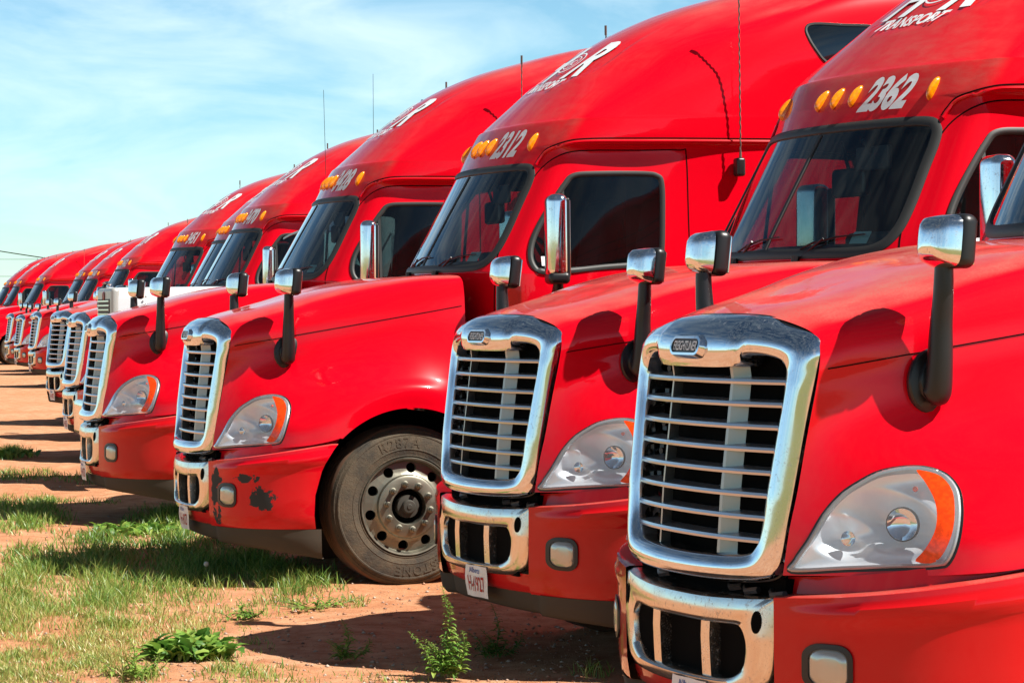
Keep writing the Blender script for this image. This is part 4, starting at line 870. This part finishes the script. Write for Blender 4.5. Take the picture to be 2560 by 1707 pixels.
# ------------------------------------------------------------------ white hooded truck between 3428 and 3470
def white_truck():
    W = empty('conventional_truck'); tag(W, 'white truck with long square hood and tall chrome radiator, nose between trucks 3428 and 3470', 'truck')
    WP = mat('white paint', (.66, .68, .70), .3, 0, .8, .05); POL = chrome_mat('polished stainless', .3, .12, (.75, .76, .74)); CABW = mat('pale cab paint', (.50, .55, .54), .35, 0, .8, .05)
    # hood: rounded-shoulder box lofted from nose to cowl
    V = []; sec = []; 
    for x, hw, zt, rr in ((-.02, .44, 1.925, .10), (-.06, .45, 1.935, .11), (-.5, .47, 1.94, .12), (-1.2, .52, 1.945, .13), (-2.38, .60, 1.95, .14)):
        ring = [(0, zt), (hw - rr, zt - .004)] + [(hw - rr + rr * math.sin(a), zt - .004 - rr + rr * math.cos(a)) for a in (R(22), R(45), R(68), R(90))] + [(hw + .005, 1.5), (hw + .01, 1.15), (hw + .01, .95)]
        sec.append([(x, y, z) for y, z in ring]); k = len(ring)
    V = [p for s_ in sec for p in s_]; F_ = [(i * k + j, i * k + j + 1, (i + 1) * k + j + 1, (i + 1) * k + j) for i in range(4) for j in range(k - 1)]
    V = np.array(V); mb = MB().add(V, F_); mb.add(*mirr(V, F_)); mb.build('hood', WP, W, 45)
    MB().rbox((-.015, 0, 1.43), (.09, .90, 1.0), .04).build('radiator_shell', mat('dull silver paint', (.46, .46, .43), .4, .3), W)
    me_ = MB().box((.033, 0, 1.37), (.006, .70, .90)); g_ = me_.build('radiator_grille', mat('dark perforated sheet', (.02, .02, .02), .6), W)
    for z in np.linspace(.95, 1.80, 21): MB().box((.040, 0, z), (.008, .70, .012)).build('grille_bar', POL, g_)
    mb = MB(); mb.lathe([(.0, .0), (.050, .0), (.052, .008), (.040, .012), (.036, .008), (0, .008)], (.032, 0, 1.845), 'x', 20); mb.build('emblem', mat('red enamel badge', (.25, .03, .03), .3), W)
    mb = MB().tube([(-.02, 0, 1.93), (-.03, 0, 1.965), (.02, 0, 1.985), (.05, 0, 1.975)], [.012, .016, .012, .004], 8).rbox((-.03, 0, 1.94), (.06, .05, .02), .008); mb.build('hood_ornament', CHROME, W)
    for sg in (1, -1):
        mb = MB().rbox((-1.0, sg * .82, .98), (1.5, .56, .40), .18); mb.build('fender', WP, W)
        mb = MB(); 
        for z in np.linspace(1.62, 1.84, 4): 
            for x in (-.30,): mb.add(*[(lambda b: (b[0], b[1]))(ball((x, sg * .487, z), (.010, .006, .010), 5))][0])
        mb.build('rivets', POL, W)['kind'] = 'stuff'
        mb = MB().rbox((-1.55, sg * .93, 1.45), (.34, .34, 1.0), .16); mb.build('air_cleaner', POL, W)
        mb = MB().tube([((-2.02, .93, 2.05) if sg > 0 else (-2.65, .30, 2.9)), ((-1.98, .93, 3.85) if sg > 0 else (-2.65, .30, 4.08))], [.0032, .0022], 5); mb.build('whip_antenna', BLACK, W, 0)
    # cab with two-piece flat windshield and visor
    mb = MB().rbox((-3.28, 0, 2.05), (1.7, 2.05, 1.75), .16, n=6); mb.build('cab', CABW, W)
    for sg in (1, -1):
        V = [(-2.405, sg * .05, 2.02), (-2.405, sg * .86, 2.02), (-2.42, sg * .84, 2.52), (-2.42, sg * .05, 2.54)]; make('windshield', V, [(0, 1, 2, 3)], SGLASS2, W, 0)
        V = [(-2.58, sg * 1.032, 1.98), (-3.38, sg * 1.032, 1.98), (-3.38, sg * 1.032, 2.55), (-2.73, sg * 1.032, 2.55)]; make('side_window', V, [(0, 1, 2, 3)], SGLASS2, W, 0)
        mb = MB().rbox((-2.63, sg * 1.28, 2.2), (.10, .20, .48), .03).tube([(-2.63, sg * 1.28, 2.40), (-2.63, sg * 1.0, 2.46)], .012, 6).tube([(-2.63, sg * 1.28, 1.99), (-2.63, sg * 1.0, 1.92)], .012, 6); mb.build('mirror', POL, W)
    V = [(-2.0, y, 2.50 - .05 * (abs(y) / .9) ** 2) for y in np.linspace(-.95, .95, 13)] + [(-2.45, y, 2.66) for y in np.linspace(-.98, .98, 13)]; V += [(x, y, z + .02) for x, y, z in V]
    F_ = [(i, i + 1, 14 + i, 13 + i) for i in range(12)] + [(26 + i, 39 + i, 40 + i, 27 + i) for i in range(12)] + [(i, 26 + i, 27 + i, i + 1) for i in range(12)] + [(0, 13, 39, 26), (12, 38, 51, 25)]
    make('sun_visor', V, F_, mat('blue grey visor', (.10, .12, .17), .3, .4), W, 30)
    mb = MB().rbox((-4.78, 0, 2.2), (1.3, 2.05, 2.0), .14, n=5); mb.build('sleeper', CABW, W)
    for sg in (-1,):
        pts = openc([(-3.50, sg * 1.14, 1.2), (-3.50, sg * 1.14, 2.4), (-3.50, sg * 1.14, 3.35), (-3.52, sg * 1.14, 3.62), (-3.58, sg * 1.14, 3.80), (-3.64, sg * 1.14, 3.93)], 6); mb = MB().tube(pts, .075, 16, caps=False); mb.build('exhaust_stack', POL, W)
    mb = MB().box((-3.2, 0, .85), (5.6, .9, .5)); mb.build('chassis', DARK, W)
    MB().rbox((.10, 0, .62), (.16, 2.3, .36), .06).build('bumper', POL, W)
    for x in (-.85, -5.2, -6.5):
        for sg in (1, -1): MB().lathe([(.0, 0), (.29, 0), (.30, .02 * sg), (.45, .02 * sg), (.503, -.02 * sg), (.503, -.28 * sg), (.45, -.30 * sg), (.0, -.30 * sg)], (x, 1.08 * sg, .5), 'y', 36).build('wheel', TYRE, W, 35)
    return W
W = white_truck(); W.location = (-4.0, 24.35, 0); W.rotation_euler = (0, 0, R(198.2))

# ------------------------------------------------------------------ wires far behind the row
def wire(a, b, sag, r_, name, lab, grp=None):
    pts = [Vector(a).lerp(Vector(b), t) - Vector((0, 0, sag * 4 * t * (1 - t))) for t in np.linspace(0, 1, 30)]
    o = MB().tube(pts, r_, 5).build(name, BLACK, None, 0); tag(o, lab, 'wire', grp)
wire((-27, 105, 5.3), (-9, 105, 2.9), .35, .022, 'utility_wire', 'thick dark service wire sagging above the farthest truck roof')
wire((-140, 420, 11.2), (60, 420, 11.2), .5, .035, 'utility_wire', 'thin upper wire across the sky left of the farthest roof')
wire((-140, 420, 8.3), (60, 420, 8.3), .5, .035, 'utility_wire', 'thin lower wire across the sky left of the farthest roof')
for i, (x, y, h, lab) in enumerate(((-27.2, 105, 5.8, 'wooden service pole outside the left edge holding the thick sagging wire'), (-8.8, 105, 3.4, 'short wooden pole behind the row holding the low end of the thick sagging wire'), (-140, 420, 12.5, 'far wooden pole left of the frame holding the two thin wires'), (60, 420, 12.5, 'far wooden pole behind the row holding the two thin wires'))):
    o = MB().tube([(x, y, 0), (x, y, h)], [.15, .10], 10).box((x, y, h - .5), (.1, 1.2, .1)).build('utility_pole', mat('weathered pole', (.12, .09, .06), .9), None); tag(o, lab, 'pole')

# ------------------------------------------------------------------ ground
def gh(x, y):
    x = np.asarray(x, float); y = np.asarray(y, float)
    h = .010 * np.sin(x * 3.1 + 1.3 * np.sin(y * 1.1)) * np.sin(y * 1.7 + .9) + .006 * np.sin(x * 7.3 + y * 2.1) * np.cos(y * 4.3 - x) + .003 * np.sin(x * 19 + y * 7) * np.sin(y * 13 - x * 5)
    return h * np.exp(-((x + 3) / 12) ** 2) * np.clip((60 - y) / 20, 0, 1) * np.clip((y - 6) / 3, 0, 1) - .006
xsg = np.unique(np.concatenate([-np.geomspace(8, 3000, 30), np.arange(-8, 4, .07), np.geomspace(4, 3000, 30)])); ysg = np.unique(np.concatenate([-np.geomspace(1, 3000, 20), np.arange(-1, 9, .5), np.arange(9, 26, .07), np.geomspace(26, 3000, 60)]))
XX, YY = np.meshgrid(xsg, ysg, indexing='ij'); Vg = np.stack([XX.ravel(), YY.ravel(), gh(XX, YY).ravel()], 1)
GM = mat('red dirt lot', (.3, .13, .07), .95); t, b, o_ = nb(GM); b.inputs['Specular IOR Level'].default_value = .15
geo = t.nodes.new('ShaderNodeNewGeometry'); P0 = geo.outputs['Position']
n1 = noise(t, .55, 8, .62, P0); n2 = noise(t, 6, 8, .65, P0); n3 = noise(t, 60, 5, .7, P0); n4 = noise(t, 240, 3, .6, P0)
c1 = mixrgb(t, ramp(t, n1, .35, .65), (.52, .235, .110), (.60, .34, .195)); c1 = mixrgb(t, ramp(t, n2, .35, .7), c1, (.40, .155, .070)); c1 = mixrgb(t, ramp(t, n3, .5, .75), c1, (.56, .35, .22)); c1 = mixrgb(t, ramp(t, n4, .60, .70), c1, (.22, .10, .055))
# grass cover beyond the lot and behind the viewer
sx = t.nodes.new('ShaderNodeSeparateXYZ'); t.links.new(P0, sx.inputs[0])
far = ramp(t, math_(t, 'ADD', sx.outputs[1], math_(t, 'MULTIPLY', n1, 6)), 5.5, 2.5)
far2 = ramp(t, sx.outputs[1], 110, 150); far3 = ramp(t, math_(t, 'ADD', sx.outputs[0], math_(t, 'MULTIPLY', n1, 6)), -14, -19)
fr_ = math_(t, 'MAXIMUM', math_(t, 'MAXIMUM', far, far2), math_(t, 'MULTIPLY', far3, .5))
c1 = mixrgb(t, math_(t, 'MULTIPLY', fr_, ramp(t, n2, .3, .55)), c1, (.13, .17, .045)); t.links.new(c1, b.inputs['Base Color'])
hh = math_(t, 'ADD', math_(t, 'MULTIPLY', n2, .5), math_(t, 'ADD', math_(t, 'MULTIPLY', n3, .35), math_(t, 'MULTIPLY', n4, .15))); bump(t, b, hh, .6, .04)
g = make('ground', Vg, [(i * len(ysg) + j, (i + 1) * len(ysg) + j, (i + 1) * len(ysg) + j + 1, i * len(ysg) + j + 1) for i in range(len(xsg) - 1) for j in range(len(ysg) - 1)], GM, None, 60); tag(g, kind='structure')

# ------------------------------------------------------------------ grass (patches), pebbles, weeds
def leaf_mat(name, cols, trans=.35):
    m = bpy.data.materials.new(name); m.use_nodes = True; t = m.node_tree; t.nodes.clear(); o = t.nodes.new('ShaderNodeOutputMaterial')
    at = t.nodes.new('ShaderNodeAttribute'); at.attribute_name = 'tone'; cr = t.nodes.new('ShaderNodeValToRGB'); e = cr.color_ramp.elements
    e[0].color = (*cols[0], 1); e[1].color = (*cols[-1], 1)
    for i, c in enumerate(cols[1:-1]): q = e.new((i + 1) / (len(cols) - 1)); q.color = (*c, 1)
    t.links.new(at.outputs['Fac'], cr.inputs[0]); d = t.nodes.new('ShaderNodeBsdfDiffuse'); tr = t.nodes.new('ShaderNodeBsdfTranslucent'); gl = t.nodes.new('ShaderNodeBsdfGlossy'); gl.inputs['Roughness'].default_value = .45
    t.links.new(cr.outputs[0], d.inputs[0]); t.links.new(cr.outputs[0], tr.inputs[0]); mx = t.nodes.new('ShaderNodeMixShader'); mx.inputs[0].default_value = trans
    t.links.new(d.outputs[0], mx.inputs[1]); t.links.new(tr.outputs[0], mx.inputs[2]); m2 = t.nodes.new('ShaderNodeMixShader'); m2.inputs[0].default_value = .05; t.links.new(mx.outputs[0], m2.inputs[1]); t.links.new(gl.outputs[0], m2.inputs[2]); t.links.new(m2.outputs[0], o.inputs[0]); return m
GRASS = leaf_mat('grass blades', [(.54, .44, .18), (.40, .42, .11), (.23, .36, .06), (.12, .26, .035), (.06, .15, .02)])
WEED = leaf_mat('weed leaves', [(.34, .44, .09), (.18, .33, .045), (.09, .22, .03), (.045, .13, .018)])
def fast_mesh(name, V, Fq, material, tone=None, kind=None):
    me = bpy.data.meshes.new(name); n = len(V); k = Fq.shape[1]; me.vertices.add(n); me.vertices.foreach_set('co', V.astype(np.float32).ravel())
    me.loops.add(Fq.size); me.loops.foreach_set('vertex_index', Fq.astype(np.int32).ravel()); me.polygons.add(len(Fq)); me.polygons.foreach_set('loop_start', (np.arange(len(Fq)) * k).astype(np.int32))
    try: me.polygons.foreach_set('loop_total', np.full(len(Fq), k, np.int32))
    except Exception: pass
    me.materials.append(material); me.update(calc_edges=True)
    if tone is not None: a = me.attributes.new('tone', 'FLOAT', 'POINT'); a.data.foreach_set('value', tone.astype(np.float32))
    me.validate(); o = bpy.data.objects.new(name, me); COL.objects.link(o)
    if kind: o['kind'] = kind
    return o
# patches: photograph position of the middle, half sizes there, blades, height, dryness
PATCH = [(240, 1455, 330, 85, 17000, .095, .35), (560, 1432, 220, 42, 7000, .115, .45), (760, 1470, 110, 30, 1500, .09, .4), (50, 1290, 130, 52, 7000, .085, .42), (110, 1560, 210, 75, 8000, .055, .12),
         (300, 1530, 130, 55, 4500, .075, .3), (430, 1305, 130, 38, 5000, .10, .55), (490, 1365, 190, 40, 4500, .09, .6), (120, 1662, 180, 45, 3500, .05, .25), (640, 1690, 150, 30, 1400, .06, .3), (330, 1690, 90, 30, 900, .06, .3), (680, 1515, 170, 28, 1300, .05, .35),
         (250, 1350, 120, 22, 1800, .08, .6), (20, 1135, 70, 14, 2600, .10, .6), (60, 1190, 90, 16, 1800, .08, .4), (240, 1195, 120, 12, 1600, .08, .5), (140, 1255, 150, 10, 1500, .06, .4), (870, 1505, 60, 16, 400, .05, .4), (1480, 1690, 60, 16, 160, .07, .5), (900, 1690, 200, 20, 300, .04, .35),
         (620, 1340, 120, 60, 2500, .08, .6), (350, 1215, 60, 14, 900, .09, .5), (560, 1600, 120, 50, 900, .045, .3), (40, 1500, 120, 90, 4000, .07, .25), (160, 1640, 280, 60, 9000, .045, .02), (380, 1560, 160, 60, 4500, .055, .08), (80, 1690, 160, 30, 3500, .05, .05), (180, 1400, 200, 30, 3000, .11, .4), (700, 1435, 120, 30, 2200, .12, .45)]
pts = []; H = []; TN = []
for cu, cv, ru, rv, cnt, hgt, dry in PATCH:
    cv0, cv1 = cv - rv, cv + rv; m = int(cnt * 1.0); a = RNG.uniform(0, 2 * math.pi, m); rr = np.sqrt(RNG.uniform(0, 1, m)) * (1 + .12 * np.sin(a * 3 + cu) + .10 * np.sin(a * 7 + cv) + RNG.normal(0, .06, m))
    u = cu + ru * rr * np.cos(a); w = RNG.uniform(0, 1, m); v = cv + rv * rr * np.sin(a)
    # place on the ground by perspective, equal density in the picture weighted to the ground
    dirx = (u - 1280) / F_PX; diry = -(v - 853.5) / F_PX
    D = np.array(RIGHT)[None] * dirx[:, None] + np.array(UP)[None] * diry[:, None] + np.array(FWD)[None]; tt = -CAM_H / D[:, 2]; p = D * tt[:, None]
    cl = .5 + .5 * np.sin(p[:, 0] * 9 + 2 * np.sin(p[:, 1] * 5)) * np.sin(p[:, 1] * 7 + p[:, 0] * 3); k = RNG.uniform(0, 1, m) < (.05 + 1.0 * cl ** 1.5) * np.clip(1.25 - rr * .7, 0, 1)
    p = p[k]; pts.append(p); hh_ = hgt * RNG.uniform(.45, 1.35, len(p)) * (1.2 - .45 * rr[k]) * (.75 + .5 * cl[k]); H.append(hh_); TN.append(np.clip(RNG.normal(dry + .10, .22, len(p)) + .1 * cl[k], 0, 1))
p = np.concatenate(pts); h = np.concatenate(H); tn = np.concatenate(TN); n = len(p); az = RNG.uniform(0, 2 * math.pi, n); flat = RNG.uniform(0, 1, n) < .10; h = np.where(flat, h * .25, h); tn = np.where(flat, RNG.uniform(0, .12, n), tn); ln = np.where(flat, RNG.uniform(.05, .13, n), h * RNG.uniform(.15, .95, n)) ; fa = RNG.uniform(0, math.pi, n); wd = RNG.uniform(.0016, .0034, n) * (1 + .5 * (p[:, 1] > 16)); z0 = gh(p[:, 0], p[:, 1]) - .004
V = np.zeros((n, 7, 3)); 
for i, (f, ww) in enumerate(((0, 1), (.35, .95), (.7, .65))):
    cx = p[:, 0] + np.cos(az) * ln * f ** 1.8; cy = p[:, 1] + np.sin(az) * ln * f ** 1.8; cz = z0 + h * (f - .25 * f ** 2 * (ln / h))
    for s_, j in ((1, 0), (-1, 1)): V[:, 2 * i + j] = np.stack([cx + s_ * np.cos(fa) * wd * ww, cy + s_ * np.sin(fa) * wd * ww, cz], 1)
V[:, 6] = np.stack([p[:, 0] + np.cos(az) * ln, p[:, 1] + np.sin(az) * ln, z0 + h * (1 - .25 * ln / h)], 1)
base = np.arange(n)[:, None] * 7; tri = np.array([[0, 1, 3], [0, 3, 2], [2, 3, 5], [2, 5, 4], [4, 5, 6]]); Fq = (base[:, None, :] + tri[None]).reshape(-1, 3)
fast_mesh('grass', V.reshape(-1, 3), Fq, GRASS, np.repeat(tn, 7), 'stuff')
# pebbles and clods
m = 5200; u = RNG.uniform(-40, 1500, m); v = 1707 - RNG.uniform(0, 1, m) ** 1.3 * 560; D = np.array(RIGHT)[None] * ((u - 1280) / F_PX)[:, None] + np.array(UP)[None] * (-(v - 853.5) / F_PX)[:, None] + np.array(FWD)[None]; p = D * (-CAM_H / D[:, 2])[:, None]
sz = .0035 + .011 * RNG.uniform(0, 1, m) ** 5; oc = np.array([(1, 0, 0), (-.8, .2, 0), (.1, 1, .1), (0, -.9, 0), (.1, .1, .75), (0, 0, -.5)]); ang = RNG.uniform(0, 6.28, m); V = np.zeros((m, 6, 3))
for i in range(6): V[:, i, 0] = p[:, 0] + sz * (oc[i, 0] * np.cos(ang) - oc[i, 1] * np.sin(ang)) * 1.2; V[:, i, 1] = p[:, 1] + sz * (oc[i, 0] * np.sin(ang) + oc[i, 1] * np.cos(ang)); V[:, i, 2] = gh(p[:, 0], p[:, 1]) + sz * (oc[i, 2] + .2)
tri = np.array([[0, 2, 4], [2, 1, 4], [1, 3, 4], [3, 0, 4], [2, 0, 5], [1, 2, 5], [3, 1, 5], [0, 3, 5]]); Fq = (np.arange(m)[:, None, None] * 6 + tri[None]).reshape(-1, 3)
PB = leaf_mat('small stones', [(.42, .22, .13), (.30, .14, .08), (.50, .40, .32), (.20, .10, .06)], 0); fast_mesh('pebbles', V.reshape(-1, 3), Fq, PB, np.repeat(RNG.uniform(0, 1, m), 6), 'stuff')

def leaf_blade(L, w, curl, lob=0.0, n=7, droop=.5):
    """a leaf along +x rising then drooping, two rows of faces with a folded midrib"""
    V = []; F_ = []
    for i in range(n):
        f = i / (n - 1); ww = w * (math.sin(math.pi * min(1, f * .93 + .05)) ** .75) * (1 + lob * math.sin(f * 26)); x = L * f; z = L * (curl * f - droop * f * f)
        V += [(x, ww, z + ww * .35), (x, 0, z), (x, -ww, z + ww * .35)]
    for i in range(n - 1): a = i * 3; F_ += [(a, a + 3, a + 4, a + 1), (a + 1, a + 4, a + 5, a + 2)]
    return V, F_
def tone_attr(me, val):
    a = me.attributes.new('tone', 'FLOAT', 'POINT'); a.data.foreach_set('value', np.full(len(me.vertices), val, np.float32))
def dock(name, u, v, sc, nl, lab, grp=None, sprd=.6, lsz=1.0):
    c = px_ground(u, v); T_ = empty(name, c); tag(T_, lab, 'weed', grp); T_.scale = (sc, sc, sc); protos = []
    for q in range(4):
        V, F_ = leaf_blade(1, .15 + .03 * q, .8, .16, 10, .8); me_ = make('leaf', V, F_, WEED, None, 60); tone_attr(me_.data, .12 + .22 * q); protos.append(me_.data); bpy.data.objects.remove(me_)
    for i in range(nl):
        l = bpy.data.objects.new('leaf', protos[i % 4]); COL.objects.link(l); l.parent = T_; f = (i + .5) / nl; a = i * 2.399 + random.uniform(-.3, .3)
        s_ = random.uniform(.30, .68) * lsz; tilt = R(14 + 66 * (1 - f) ** 1 * random.uniform(.4, 1.0)); ro = random.uniform(.0, 1.2) * sprd ; l.location = (math.cos(a * 1.7) * ro, math.sin(a * 1.7) * ro, 0); l.rotation_euler = (random.uniform(-.3, .3), -tilt + R(8), a); l.scale = (s_, s_ * random.uniform(.8, 1.2), s_)
    return T_
dock('dock_plant', 478, 1640, .24, 330, 'large broad leaved weed rosette on bare dirt below the grass, near the left bottom', None, .72, .95)
dock('dock_plant', 360, 1330, .11, 260, 'leafy weed clump before the bumper of truck 3428, at the shadow edge', None, 3.2, 1.4)
dock('dock_plant', 15, 1142, .20, 90, 'dark leafy weed clump in shade at the left edge', None, 1.6)
def tall_weed(name, u, v, hgt, side, lab, dens=1.0, tone=.35):
    c = px_ground(u, v); T_ = empty(name, c); tag(T_, lab, 'weed'); st = MB(); lv_V, lv_F, tn_ = [], [], []
    rnd = random.Random(int(u)); stems = [(0, 0, 0, hgt)] + [(rnd.uniform(-.10, .10) * side, rnd.uniform(-.10, .10) * side, rnd.uniform(-.5, .5), hgt * rnd.uniform(.25, .55)) for _ in range(int(9 * side))]
    for sx_, sy_, lean, hh_ in stems:
        pts_ = [(sx_ * f * 1.2 + sx_ * .6 + .03 * math.sin(f * 4 + lean) * f, sy_ * (1 + f) * .8, hh_ * f) for f in np.linspace(0, 1, 8)]; st.tube(pts_, [.004 * (1 - .7 * f) for f in np.linspace(0, 1, 8)], 5)
        nl = int(hh_ * 230 * dens)
        for i in range(nl):
            f = .08 + .92 * i / nl; k = f * 7; a0 = int(min(6, k)); pp = Vector(pts_[a0]).lerp(Vector(pts_[a0 + 1]), k - a0); L = (.052 * (1 - f) + .014) * rnd.uniform(.7, 1.2) * (1 if hh_ < hgt else 1.1)
            V, F_ = leaf_blade(L, L * .17, rnd.uniform(.3, .9), 0, 4, .6); M_ = Matrix.Rotation(i * 2.4 + rnd.uniform(-.4, .4), 3, 'Z'); b0 = len(lv_V); lv_V += [tuple(M_ @ Vector(q) + pp) for q in V]; lv_F += [tuple(b0 + j for j in f_) for f_ in F_]; tn_ += [max(0, min(1, rnd.gauss(tone, .2)))] * len(V)
    st.build('stem', mat('green stem', (.14, .18, .05), .7), T_, 0)
    l = make('foliage', lv_V, lv_F, WEED, T_, 0); l['kind'] = 'stuff'; a = l.data.attributes.new('tone', 'FLOAT', 'POINT'); a.data.foreach_set('value', np.array(tn_, np.float32)); return T_
tall_weed('pigweed', 1118, 1690, .42, .9, 'tallest spiky green weed with one upright seed stem, in front of the second bumper', 1.25)
tall_weed('pigweed', 865, 1648, .20, .7, 'short upright weed at the shadow edge left of the tallest one')
tall_weed('pigweed', 330, 1690, .20, 1.2, 'pale low weed spreading just left below the large broad leaved rosette', .8, .15)
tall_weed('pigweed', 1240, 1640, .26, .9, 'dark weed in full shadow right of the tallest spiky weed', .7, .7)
tall_weed('pigweed', 790, 1520, .10, 1.6, 'low sprawling weed on dirt below the big front wheel', .8, .4)
tall_weed('pigweed', 600, 1545, .12, 1.0, 'small feathery weed on bare dirt between rosette and wheel', .8, .45)
c = px_ground(516, 1452); T_ = empty('dandelion', c); tag(T_, 'white dandelion clock on a thin stem before the scraped bumper', 'flower')
MB().tube([(0, 0, 0), (.004, 0, .05), (0, 0, .095)], .0018, 5).build('stem', mat('dandelion stem', (.2, .22, .1), .7), T_, 0); V, F_ = ball((0, 0, .108), (.017, .017, .017), 8); make('seed_head', V, F_, mat('seed down', (.5, .5, .47), .9), T_)
